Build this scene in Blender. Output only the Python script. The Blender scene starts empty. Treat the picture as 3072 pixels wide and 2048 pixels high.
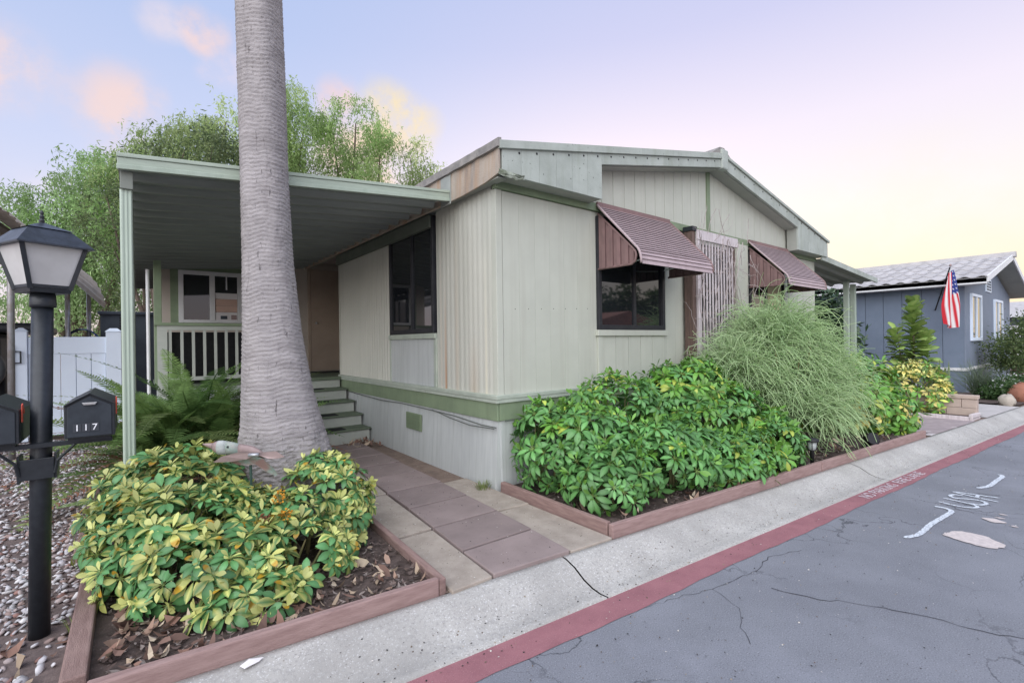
import bpy, math, random
import numpy as np
from mathutils import Vector, Matrix
R = math.radians
rng = np.random.default_rng(7)
random.seed(7)
sc = bpy.context.scene
col = sc.collection
PI = math.pi

# ------------------------------------------------------------------ camera
CX, CY, CZ = -2.688, -3.662, 1.40
AX, ROLL = R(51.965), R(0.79)
F = Vector((math.cos(AX), math.sin(AX), 0)); RT = Vector((math.sin(AX), -math.cos(AX), 0)); UP = Vector((0, 0, 1))
xa = RT * math.cos(ROLL) - UP * math.sin(ROLL); ya = RT * math.sin(ROLL) + UP * math.cos(ROLL)
cam = bpy.data.cameras.new('camera'); camo = bpy.data.objects.new('camera', cam); col.objects.link(camo)
cam.sensor_width = 36; cam.lens = 16.875; cam.clip_start = .05; cam.clip_end = 900; cam.shift_y = .0005
m = Matrix((xa, ya, -F)).transposed().to_4x4(); m.translation = (CX, CY, CZ)
camo.matrix_world = m
sc.camera = camo

# ------------------------------------------------------------------ sky
SUN_AZ = Vector((F * math.cos(R(8)) + RT * math.sin(R(8)))).normalized()   # where the sun has gone down
wd = bpy.data.worlds.new('World'); sc.world = wd; wd.use_nodes = True
nt = wd.node_tree; nt.nodes.clear()
def N(t, **k):
    n = nt.nodes.new(t)
    for a, b in k.items(): setattr(n, a, b)
    return n
L = lambda a, b: nt.links.new(a, b)
out = N('ShaderNodeOutputWorld'); bg = N('ShaderNodeBackground'); tc = N('ShaderNodeTexCoord')
nrm = N('ShaderNodeVectorMath', operation='NORMALIZE'); L(tc.outputs['Generated'], nrm.inputs[0])
D = nrm.outputs[0]
sep = N('ShaderNodeSeparateXYZ'); L(D, sep.inputs[0])
def ramp(src, stops):
    r = N('ShaderNodeValToRGB'); L(src, r.inputs[0]); e = r.color_ramp.elements
    while len(e) < len(stops): e.new(.5)
    for i, (p, c) in enumerate(stops): e[i].position = p; e[i].color = (*c, 1)
    return r.outputs[0]
def math_(op, a, b=None, c=None):
    n = N('ShaderNodeMath', operation=op)
    for i, v in enumerate((a, b, c)):
        if v is None: continue
        if isinstance(v, (int, float)): n.inputs[i].default_value = v
        else: L(v, n.inputs[i])
    return n.outputs[0]
def mixc(f, a, b):
    n = N('ShaderNodeMix', data_type='RGBA')
    if isinstance(f, (int, float)): n.inputs[0].default_value = f
    else: L(f, n.inputs[0])
    for s, v in ((n.inputs[6], a), (n.inputs[7], b)):
        if isinstance(v, tuple): s.default_value = (*v, 1)
        else: L(v, s)
    return n.outputs[2]
z = sep.outputs[2]
warm = ramp(z, [(0, (1.0, .84, .60)), (.10, (1.0, .90, .74)), (.22, (1.0, .93, .93)), (.36, (.93, .84, .98)), (.52, (.66, .655, .92)), (.8, (.46, .54, .86)), (1, (.44, .55, .86))])
cool = ramp(z, [(0, (.88, .76, .80)), (.12, (.82, .78, .92)), (.3, (.64, .69, .94)), (.5, (.50, .60, .90)), (.8, (.42, .53, .86)), (1, (.44, .55, .86))])
dot = N('ShaderNodeVectorMath', operation='DOT_PRODUCT'); L(D, dot.inputs[0]); dot.inputs[1].default_value = SUN_AZ @ Matrix.Rotation(R(30), 3, 'Z')
az = N('ShaderNodeMapRange', interpolation_type='SMOOTHSTEP'); L(dot.outputs['Value'], az.inputs[0]); az.inputs[1].default_value = .30; az.inputs[2].default_value = .92
skyc = mixc(az.outputs[0], cool, warm)
# soft sunset clouds, each a direction in the sky, broken up by noise
nz = N('ShaderNodeTexNoise'); L(D, nz.inputs['Vector']); nz.inputs['Scale'].default_value = 5.5; nz.inputs['Detail'].default_value = 5
nz2 = N('ShaderNodeVectorMath', operation='SCALE'); L(nz.outputs['Color'], nz2.inputs[0]); nz2.inputs['Scale'].default_value = .12
nz3 = N('ShaderNodeVectorMath', operation='ADD'); L(D, nz3.inputs[0]); L(nz2.outputs[0], nz3.inputs[1])
nzf = N('ShaderNodeTexNoise'); L(D, nzf.inputs['Vector']); nzf.inputs['Scale'].default_value = 14; nzf.inputs['Detail'].default_value = 7; nzf.inputs['Roughness'].default_value = .62
wm = N('ShaderNodeMapRange', interpolation_type='SMOOTHSTEP'); L(nzf.outputs['Fac'], wm.inputs[0]); wm.inputs[1].default_value = .34; wm.inputs[2].default_value = .60; wm.inputs[3].default_value = .25; wm.inputs[4].default_value = 1.0
wisp = wm.outputs[0]
def sky_dir(px, py):
    x = (px - 1536) / 1440; y = -(py - 1025) / 1440
    return (F + xa * x + ya * y).normalized()
def cloud(c, px, py, rad, colr, amt):
    d = sky_dir(px, py) + Vector((.06, .06, .06))
    n = N('ShaderNodeVectorMath', operation='DISTANCE'); L(nz3.outputs[0], n.inputs[0]); n.inputs[1].default_value = d
    mr = N('ShaderNodeMapRange', interpolation_type='SMOOTHSTEP'); L(n.outputs['Value'], mr.inputs[0])
    mr.inputs[1].default_value = rad; mr.inputs[2].default_value = rad * .25; mr.inputs[3].default_value = 0; mr.inputs[4].default_value = amt
    return mixc(math_('MULTIPLY', mr.outputs[0], wisp), c, colr)
for a in [(350, 325, .082, (1.0, .72, .65), .8), (15, 200, .07, (1.0, .73, .68), .75), (620, 110, .048, (1.0, .72, .67), .8), (490, 65, .05, (1.0, .80, .79), .5),
          (1030, 320, .05, (1.0, .68, .62), .7), (1190, 365, .085, (1.0, .80, .46), .95), (1080, 500, .12, (1.0, .72, .50), .9), (690, 250, .05, (1.0, .76, .78), .5), (2700, 800, .28, (1.0, .86, .60), .2),
          (-500, 150, .10, (1.0, .70, .65), .6), (3700, 500, .12, (1.0, .76, .70), .5), (1700, -500, .10, (.9, .74, .8), .4), (150, 560, .05, (.96, .82, .90), .4)]:
    skyc = cloud(skyc, *a)
# physical sky of the same evening, a thin share of the whole
FILL_EL = R(42); sdir = Vector((-.66, -.48, 0)).normalized()
nis = N('ShaderNodeTexSky', sky_type='NISHITA', sun_disc=False, sun_elevation=R(3), sun_rotation=math.atan2(SUN_AZ.x, SUN_AZ.y)); 
nsc = N('ShaderNodeVectorMath', operation='SCALE'); L(nis.outputs[0], nsc.inputs[0]); nsc.inputs['Scale'].default_value = .05
addn = N('ShaderNodeVectorMath', operation='ADD'); L(skyc, addn.inputs[0]); L(nsc.outputs[0], addn.inputs[1])
L(addn.outputs[0], bg.inputs[0]); bg.inputs[1].default_value = .93; L(bg.outputs[0], out.inputs[0])

sun = bpy.data.lights.new('sun', 'SUN'); sky_fillo = bpy.data.objects.new('sun', sun); col.objects.link(sky_fillo)
sun.energy = 4.2; sun.angle = R(90); sun.color = (1, .985, .96)  # added soft fill for the sky glow behind the camera, after sunset
sky_fillo.rotation_euler = (-(Vector((sdir.x * math.cos(FILL_EL), sdir.y * math.cos(FILL_EL), math.sin(FILL_EL))))).to_track_quat('-Z', 'Y').to_euler()
sky_fillo.location = (0, 0, 20)
sc.view_settings.view_transform = 'Standard'; sc.view_settings.look = 'None'; sc.view_settings.exposure = 0.0; sc.view_settings.gamma = 1
sc.view_settings.use_curve_mapping = False
sc.render.engine = 'CYCLES'

# ------------------------------------------------------------------ materials
MATS = {}
def mat(name, c, c2=None, scale=6, rough=.75, bump=0, bscale=80, stretch=(1, 1, 1), spec=.3, metal=0, detail=5, lo=.38, hi=.66, attr=None, trans=0, var=0, extra=None, rand=True, coat=0):
    if name in MATS: return MATS[name]
    mt = bpy.data.materials.new(name); mt.use_nodes = True
    t = mt.node_tree; ns = t.nodes; b = ns['Principled BSDF']
    lk = t.links.new
    tc = ns.new('ShaderNodeTexCoord'); mp = ns.new('ShaderNodeMapping'); mp.inputs['Scale'].default_value = stretch
    vec = tc.outputs['Object']
    oi = ns.new('ShaderNodeObjectInfo')
    if rand:
        sc1 = ns.new('ShaderNodeMath'); sc1.operation = 'MULTIPLY'; lk(oi.outputs['Random'], sc1.inputs[0]); sc1.inputs[1].default_value = 37
        av = ns.new('ShaderNodeVectorMath'); av.operation = 'ADD'; lk(vec, av.inputs[0]); lk(sc1.outputs[0], av.inputs[1]); vec = av.outputs[0]
    lk(vec, mp.inputs[0]); v = mp.outputs[0]
    def noise(s, d=detail, rg=.6):
        n = ns.new('ShaderNodeTexNoise'); lk(v, n.inputs['Vector']); n.inputs['Scale'].default_value = s; n.inputs['Detail'].default_value = d; n.inputs['Roughness'].default_value = rg
        return n.outputs['Fac']
    def mr(x, a, bb, o0=0, o1=1):
        n = ns.new('ShaderNodeMapRange'); lk(x, n.inputs[0])
        for i, q in enumerate((a, bb, o0, o1)): n.inputs[i + 1].default_value = q
        return n.outputs[0]
    def mixn(f, a, bb, mode='MIX'):
        n = ns.new('ShaderNodeMix'); n.data_type = 'RGBA'; n.blend_type = mode
        if isinstance(f, (int, float)): n.inputs[0].default_value = f
        else: lk(f, n.inputs[0])
        for s, q in ((n.inputs[6], a), (n.inputs[7], bb)):
            if isinstance(q, tuple): s.default_value = (*q, 1)
            else: lk(q, s)
        return n.outputs[2]
    if attr:
        at = ns.new('ShaderNodeAttribute'); at.attribute_name = attr; base = at.outputs['Color']
    else:
        base = mixn(mr(noise(scale), lo, hi), tuple(c), tuple(c2 or c))
    if var:
        hs = ns.new('ShaderNodeHueSaturation'); lk(base, hs.inputs['Color'])
        lk(mr(oi.outputs['Random'], 0, 1, 1 - var, 1 + var), hs.inputs['Value']); base = hs.outputs[0]
    if extra: base = extra(dict(ns=ns, lk=lk, v=v, tc=tc, noise=noise, mr=mr, mix=mixn, b=b, t=t, oi=oi), base)
    lk(base, b.inputs['Base Color'])
    b.inputs['Roughness'].default_value = rough; b.inputs['Metallic'].default_value = metal
    b.inputs['Specular IOR Level'].default_value = spec; b.inputs['Coat Weight'].default_value = coat
    if bump:
        bp = ns.new('ShaderNodeBump'); bp.inputs['Strength'].default_value = min(1, bump); bp.inputs['Distance'].default_value = .012 * max(1, bump)
        lk(noise(bscale, 6, .7), bp.inputs['Height']); lk(bp.outputs[0], b.inputs['Normal'])
    if trans:
        tr = ns.new('ShaderNodeBsdfTranslucent'); lk(base, tr.inputs[0]); mx = ns.new('ShaderNodeMixShader'); mx.inputs[0].default_value = trans
        lk(b.outputs[0], mx.inputs[1]); lk(tr.outputs[0], mx.inputs[2]); lk(mx.outputs[0], ns['Material Output'].inputs['Surface'])
    MATS[name] = mt
    return mt

def ex_streaks(colr, amt, sx=14, sz=.5, a=.5, b_=.72, axis=(1, 1, 0)):
    """vertical weathering streaks"""
    def f(k, base):
        ns, lk = k['ns'], k['lk']
        mp = ns.new('ShaderNodeMapping'); mp.inputs['Scale'].default_value = (sx, sx, sz); lk(k['tc'].outputs['Object'], mp.inputs[0])
        n = ns.new('ShaderNodeTexNoise'); lk(mp.outputs[0], n.inputs['Vector']); n.inputs['Scale'].default_value = 1; n.inputs['Detail'].default_value = 6; n.inputs['Roughness'].default_value = .65
        return k['mix'](k['mr'](n.outputs['Fac'], a, b_, 0, amt), base, tuple(colr))
    return f
def ex_chain(*fs):
    def f(k, base):
        for g in fs: base = g(k, base)
        return base
    return f
def ex_speck(colr, scale, thr, amt):
    def f(k, base):
        ns, lk = k['ns'], k['lk']
        n = ns.new('ShaderNodeTexNoise'); lk(k['tc'].outputs['Object'], n.inputs['Vector']); n.inputs['Scale'].default_value = scale; n.inputs['Detail'].default_value = 2
        return k['mix'](k['mr'](n.outputs['Fac'], thr, thr + .06, 0, amt), base, tuple(colr))
    return f
def ex_rust(k, base):   # one rusty run below a fastener, and paler ones, on the side wall
    ns, lk = k['ns'], k['lk']
    sp = ns.new('ShaderNodeSeparateXYZ'); lk(k['tc'].outputs['Object'], sp.inputs[0])
    for y0, wdt, z0, z1, c, am in [(.955, .034, 2.1, 1.0, (.42, .21, .10), .9), (.40, .12, 1.5, .9, (.45, .30, .18), .40), (.72, .06, 3.0, 1.2, (.52, .38, .26), .35), (.18, .03, 2.4, .9, (.72, .66, .48), .5), (1.05, .03, 3.0, 1.6, (.55, .45, .35), .4)]:
        d = ns.new('ShaderNodeMath'); d.operation = 'SUBTRACT'; lk(sp.outputs[1], d.inputs[0]); d.inputs[1].default_value = y0
        a = ns.new('ShaderNodeMath'); a.operation = 'ABSOLUTE'; lk(d.outputs[0], a.inputs[0])
        e = k['mr'](a.outputs[0], wdt, 0, 0, 1); zf = k['mr'](sp.outputs[2], z0, z1, 0, am)
        mu = ns.new('ShaderNodeMath'); mu.operation = 'MULTIPLY'; lk(e, mu.inputs[0]); lk(zf, mu.inputs[1])
        base = k['mix'](mu.outputs[0], base, c)
    return base

def ex_cracks(k, base):
    """fine crazing of old asphalt, plus sealed patches"""
    ns, lk = k['ns'], k['lk']
    w = ns.new('ShaderNodeTexNoise'); lk(k['tc'].outputs['Object'], w.inputs['Vector']); w.inputs['Scale'].default_value = 2.2; w.inputs['Detail'].default_value = 7
    sv = ns.new('ShaderNodeVectorMath'); sv.operation = 'SCALE'; lk(w.outputs['Color'], sv.inputs[0]); sv.inputs['Scale'].default_value = .9
    ad = ns.new('ShaderNodeVectorMath'); ad.operation = 'ADD'; lk(k['tc'].outputs['Object'], ad.inputs[0]); lk(sv.outputs[0], ad.inputs[1])
    vo = ns.new('ShaderNodeTexVoronoi'); vo.feature = 'DISTANCE_TO_EDGE'; lk(ad.outputs[0], vo.inputs['Vector']); vo.inputs['Scale'].default_value = 1.15
    g = ns.new('ShaderNodeTexNoise'); lk(k['tc'].outputs['Object'], g.inputs['Vector']); g.inputs['Scale'].default_value = 1.1
    gate = k['mr'](g.outputs['Fac'], .46, .6)
    mu = ns.new('ShaderNodeMath'); mu.operation = 'MULTIPLY'; lk(k['mr'](vo.outputs['Distance'], .010, .002, 0, .75), mu.inputs[0]); lk(gate, mu.inputs[1])
    base = k['mix'](mu.outputs[0], base, (.035, .037, .045))
    h = ns.new('ShaderNodeTexNoise'); lk(k['tc'].outputs['Object'], h.inputs['Vector']); h.inputs['Scale'].default_value = 150; h.inputs['Detail'].default_value = 4
    st = ns.new('ShaderNodeTexNoise'); lk(k['tc'].outputs['Object'], st.inputs['Vector']); st.inputs['Scale'].default_value = .9; st.inputs['Detail'].default_value = 6; st.inputs['Roughness'].default_value = .65
    base = k['mix'](k['mr'](st.outputs['Fac'], .48, .68, 0, .5), base, (.15, .155, .18))
    base = k['mix'](k['mr'](st.outputs['Fac'], .45, .30, 0, .35), base, (.31, .32, .37))
    base = k['mix'](k['mr'](h.outputs['Fac'], .58, .70, 0, .6), base, (.40, .40, .44))
    return k['mix'](k['mr'](h.outputs['Fac'], .42, .30, 0, .7), base, (.07, .07, .085))

WALL = mat('painted_siding', (.51, .52, .45), (.47, .48, .415), 2.0, .72, .12, 120, spec=.25, extra=ex_streaks((.38, .37, .31), .35, 10, .35))
WALLS = mat('ribbed_metal_siding', (.56, .555, .49), (.52, .52, .46), 1.2, .55, .05, 150, spec=.35, rand=False, extra=ex_chain(ex_streaks((.38, .40, .33), .35, 9, .25), ex_rust))
SKIRT = mat('painted_skirt_board', (.52, .54, .53), (.46, .48, .475), 2.5, .7, .2, 60, (6, 6, .8), extra=ex_streaks((.30, .32, .30), .4, 20, .4))
GREEN = mat('sage_green_trim_paint', (.225, .285, .18), (.19, .24, .155), 5, .6, .1, 90, extra=ex_streaks((.15, .18, .11), .35, 12, 1.5))
PALEG = mat('pale_sage_trim_paint', (.43, .47, .40), (.36, .40, .34), 6, .6, .12, 80, extra=ex_speck((.12, .12, .10), 40, .70, .6))
FASC = mat('weathered_fascia_board', (.43, .465, .425), (.34, .37, .335), 3, .75, .35, 70, extra=ex_chain(ex_streaks((.22, .25, .18), .4, 7, .8), ex_speck((.10, .11, .09), 30, .70, .7)))
FASCS = mat('peeling_side_fascia', (.47, .40, .33), (.36, .31, .26), 3, .85, .5, 60, extra=ex_chain(ex_streaks((.42, .27, .17), .75, 7, .8, .45, .62), ex_streaks((.20, .19, .19), .6, 11, .7, .56, .68), ex_streaks((.34, .39, .37), .35, 3.2, .3, .55, .7)))
ROOFT = mat('grey_roof_coating', (.32, .30, .28), (.22, .21, .20), 9, .9, .6, 50)
SOFF = mat('soffit_board', (.36, .37, .33), (.31, .32, .29), 2.5, .75, .1, 60)
DARKM = mat('black_window_frame', (.018, .019, .024), (.03, .03, .035), 8, .45, spec=.4)
WHITEV = mat('white_vinyl', (.76, .84, .95), (.72, .80, .92), 2, .45, spec=.4)
WHITEP = mat('white_painted_trim', (.74, .74, .74), (.66, .66, .67), 4, .6)
GLASS = mat('window_glass', (.012, .014, .017), (.016, .018, .022), 3, .03, spec=.9, coat=.3)
AWN = mat('mauve_awning_paint', (.44, .345, .355), (.38, .30, .31), 5, .5, spec=.35, extra=ex_streaks((.18, .12, .12), .3, 14, 1))
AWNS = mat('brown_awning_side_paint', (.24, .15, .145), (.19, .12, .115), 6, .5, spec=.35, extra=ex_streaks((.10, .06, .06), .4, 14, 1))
BLACKM = mat('black_painted_metal', (.014, .017, .022), (.022, .026, .032), 30, .42, .05, 200, spec=.45)
BLACKP = mat('black_plastic', (.02, .02, .022), None, 20, .5)
GALV = mat('galvanised_pipe', (.46, .47, .50), (.36, .34, .32), 10, .42, metal=.6, spec=.5, extra=ex_streaks((.34, .24, .15), .5, 20, 3))
CREAMM = mat('cream_corrugated_metal', (.52, .48, .42), (.44, .40, .35), 5, .6, metal=.1, extra=ex_streaks((.30, .25, .20), .4, 5, 5))
CPM = mat('carport_sheet_metal', (.27, .29, .275), (.23, .25, .24), 3, .5, spec=.35, stretch=(.4, 8, 8))
CPF = mat('carport_fascia_aluminium', (.40, .46, .38), (.33, .385, .32), 6, .5, spec=.35, stretch=(.5, 4, 6), extra=ex_speck((.10, .12, .08), 26, .71, .7))
POSTM = mat('sage_aluminium_post', (.43, .50, .42), (.38, .45, .37), 4, .5, spec=.35, stretch=(4, 4, .5))
CONC = mat('gutter_concrete', (.44, .425, .40), (.36, .345, .325), 3, .9, .35, 220, extra=ex_chain(ex_speck((.18, .17, .16), 85, .64, .7), ex_speck((.66, .66, .66), 110, .60, .7), ex_speck((.30, .29, .28), 60, .56, .6), ex_streaks((.29, .28, .265), .75, 1.6, 1, .44, .72)), rand=False)
ASPH = mat('worn_asphalt', (.23, .238, .268), (.19, .197, .222), 1.5, .9, .5, 230, extra=ex_cracks, rand=False)
def ex_fade(k, base):
    ns, lk = k['ns'], k['lk']
    h = ns.new('ShaderNodeTexNoise'); lk(k['tc'].outputs['Object'], h.inputs['Vector']); h.inputs['Scale'].default_value = 180; h.inputs['Detail'].default_value = 3
    base = k['mix'](k['mr'](h.outputs['Fac'], .36, .26, 0, .8), base, (.10, .06, .07))
    return k['mix'](k['mr'](h.outputs['Fac'], .62, .72, 0, .5), base, (.62, .42, .42))
REDP = mat('faded_red_kerb_paint', (.325, .145, .162), (.265, .115, .132), 5, .8, .4, 200, extra=ex_fade, rand=False)
WHITEPAINT = mat('worn_white_road_paint', (.66, .70, .75), (.52, .56, .62), 40, .85, .3, 180, extra=ex_speck((.26, .27, .32), 70, .55, .9))
STENCIL = mat('worn_stencil_paint', (.66, .62, .66), (.56, .50, .54), 40, .85, .3, 180, extra=ex_speck((.38, .16, .18), 60, .52, .95))
PATCH = mat('pale_dried_spill', (.62, .55, .53), (.50, .44, .43), 30, .9, .4, 150)
PAVE = mat('pink_brown_paver', (.275, .218, .208), (.225, .178, .17), 3.5, .85, .3, 130, var=.10, extra=ex_speck((.10, .08, .07), 60, .70, .7))
EDGEC = mat('sandy_path_edging', (.40, .345, .295), (.31, .265, .225), 7, .92, .5, 120, extra=ex_chain(ex_speck((.6, .56, .52), 60, .68, .7), ex_speck((.13, .10, .09), 55, .68, .6)))
DIRT = mat('sandy_dirt', (.235, .175, .14), (.17, .125, .105), 9, .95, .8, 60, extra=ex_chain(ex_speck((.55, .50, .45), 55, .70, .6), ex_speck((.08, .06, .05), 50, .68, .6)))
SOIL = mat('bark_mulch_soil', (.115, .085, .075), (.065, .048, .042), 14, .95, 1, 45, extra=ex_speck((.26, .22, .19), 60, .66, .7))
WOOD = mat('red_stained_timber', (.38, .26, .24), (.29, .19, .175), 4, .8, .6, 30, (1.2, 12, 12), extra=ex_speck((.07, .04, .035), 7, .74, .9))
WOODY = mat('red_stained_timber_lengthwise', (.34, .23, .205), (.25, .16, .145), 4, .85, .8, 30, (12, 1.6, 12), extra=ex_speck((.06, .035, .03), 8, .72, .9))
WOODG = mat('grey_weathered_timber', (.66, .60, .61), (.50, .44, .45), 4, .88, .5, 40, (10, 10, .8))
WOODB = mat('brown_weathered_timber', (.17, .115, .095), (.11, .075, .065), 4, .88, .5, 40, (10, 10, .8))
LEAFV = mat('variegated_leaf', (0, 0, 0), attr='Col', rough=.38, spec=.5, trans=.22, var=.28)
LEAFM = mat('foliage', (0, 0, 0), attr='Col', rough=.55, spec=.3, trans=.42)
TREEL = mat('weeping_foliage', (0, 0, 0), attr='Col', rough=.6, spec=.2, trans=.55)
STONE = mat('gravel_stone', (0, 0, 0), attr='Col', rough=.9, spec=.2)
STEM = mat('green_brown_stem', (.16, .17, .07), (.22, .18, .09), 20, .7)
BARK = mat('tree_bark', (.16, .12, .095), (.10, .08, .065), 10, .95, .8, 30)
DRY = mat('dry_twig', (.46, .40, .39), (.32, .27, .26), 20, .9)
BLUE = mat('slate_blue_siding', (.18, .22, .29), (.16, .20, .265), 3, .65, .12, 90)
BLUEF = mat('slate_grey_siding', (.21, .245, .31), (.19, .225, .285), 3, .65, .12, 90)
TILE = mat('grey_roof_tile', (.44, .42, .415), (.35, .335, .335), 5, .85, .3, 70, var=.10)
BEIGEB = mat('beige_block', (.50, .40, .34), (.43, .345, .30), 5, .9, .3, 90, var=.05)
DOORM = mat('tan_door_paint', (.42, .33, .26), (.37, .29, .23), 3, .6)
PORCHW = mat('porch_wall_paint', (.50, .44, .38), (.45, .40, .345), 3, .7)
FROST = mat('frosted_lamp_glass', (.62, .61, .60), (.52, .51, .50), 5, .35, spec=.5)
REDF = mat('orange_red_flag_plastic', (.62, .10, .06), (.50, .085, .05), 20, .5)
COPPER = mat('aged_copper_sheet', (.36, .27, .26), (.28, .21, .205), 9, .55, .1, 60, metal=.25)
VERDI = mat('verdigris_green', (.30, .42, .37), (.34, .30, .28), 12, .6, metal=.1)
RUBBER = mat('dark_rubber_mat', (.02, .022, .022), None, 10, .9)
TREADG = mat('green_tread_paint', (.15, .185, .13), (.12, .15, .105), 8, .8, .2, 90)
RISER = mat('pale_riser_paint', (.47, .49, .44), (.42, .44, .40), 6, .7, .1, 60)
NUMW = mat('white_numeral', (.82, .82, .84), None, 5, .6)
BLIND = mat('peach_window_blind', (.62, .42, .34), (.55, .38, .31), 3, .7)
BLINDW = mat('white_paper', (.74, .71, .70), (.68, .65, .65), 3, .7)
GLOWP = mat('pale_curtain', (.80, .66, .45), (.74, .60, .42), 2, .6)
TERRA = mat('terracotta', (.30, .13, .085), (.24, .105, .07), 6, .85)
ROCK = mat('pale_rock', (.45, .40, .34), (.34, .30, .26), 6, .95, .5, 20)
TARPB = mat('blue_tarp', (.05, .12, .38), (.04, .10, .30), 6, .55)
DKGREY = mat('dark_grey_panel', (.07, .085, .105), (.055, .065, .085), 4, .6)
GREYV = mat('grey_vinyl_cover', (.17, .18, .18), (.13, .14, .14), 4, .5)
BERRY = mat('orange_berry', (.62, .30, .03), (.40, .16, .02), 60, .5)
BERRYB = mat('dried_berry', (.20, .08, .04), (.13, .06, .03), 60, .7)
FLAGM = mat('flag_cloth', (0, 0, 0), attr='Col', rough=.8, trans=.25)
PINKF = mat('pink_flower', (.75, .12, .22), None, 5, .6, trans=.3)
WIREM = mat('grey_cable', (.12, .13, .12), None, 5, .6)
SKYREF = mat('pink_tile_roof', (.45, .22, .17), (.36, .18, .14), 4, .8)
def trunk_extra(k, base):
    ns, lk = k['ns'], k['lk']
    mp = ns.new('ShaderNodeMapping'); mp.inputs['Scale'].default_value = (42, 42, 9); lk(k['tc'].outputs['Object'], mp.inputs[0])
    n = ns.new('ShaderNodeTexNoise'); lk(mp.outputs[0], n.inputs['Vector']); n.inputs['Scale'].default_value = 1; n.inputs['Detail'].default_value = 5
    base = k['mix'](k['mr'](n.outputs['Fac'], .63, .72, 0, .85), base, (.085, .075, .075))
    mp2 = ns.new('ShaderNodeMapping'); mp2.inputs['Scale'].default_value = (9, 9, .8); lk(k['tc'].outputs['Object'], mp2.inputs[0])
    n2 = ns.new('ShaderNodeTexNoise'); lk(mp2.outputs[0], n2.inputs['Vector']); n2.inputs['Scale'].default_value = 1; n2.inputs['Detail'].default_value = 6; n2.inputs['Roughness'].default_value = .7
    base = k['mix'](k['mr'](n2.outputs['Fac'], .55, .70, 0, .55), base, (.17, .155, .16))
    mp3 = ns.new('ShaderNodeMapping'); mp3.inputs['Scale'].default_value = (3.5, 3.5, 110); lk(k['tc'].outputs['Object'], mp3.inputs[0])
    n3 = ns.new('ShaderNodeTexNoise'); lk(mp3.outputs[0], n3.inputs['Vector']); n3.inputs['Scale'].default_value = 1; n3.inputs['Detail'].default_value = 4
    return k['mix'](k['mr'](n3.outputs['Fac'], .52, .68, 0, .5), base, (.20, .18, .185))
TRUNK = mat('palm_trunk_bark', (.40, .37, .37), (.31, .285, .285), 5, .95, .6, 60, (1, 1, 2.5), extra=trunk_extra, rand=False)

# ------------------------------------------------------------------ helpers
def link(o, parent=None):
    col.objects.link(o)
    if parent is not None: o.parent = parent
    return o
ROOT = {}
def thing(name, label, cat, loc=(0, 0, 0), group=None):
    o = bpy.data.objects.new(name, None); col.objects.link(o); o.location = loc; o.empty_display_size = .1
    o['label'] = label; o['category'] = cat
    if group: o['group'] = group
    ROOT[o.name] = Vector(loc)
    return o
def tag(o, label=None, cat=None, group=None, kind=None):
    if label: o['label'] = label
    if cat: o['category'] = cat
    if group: o['group'] = group
    if kind: o['kind'] = kind
    return o
def place(name, me, parent=None, loc=(0, 0, 0), rot=None, scale=None):
    o = bpy.data.objects.new(name, me); link(o, parent)
    off = ROOT.get(parent.name, Vector((0, 0, 0))) if parent is not None else Vector((0, 0, 0))
    o.location = Vector(loc) - off
    if rot is not None: o.rotation_mode = 'QUATERNION'; o.rotation_quaternion = rot
    if scale is not None: o.scale = (scale,) * 3 if isinstance(scale, (int, float)) else scale
    return o
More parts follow.
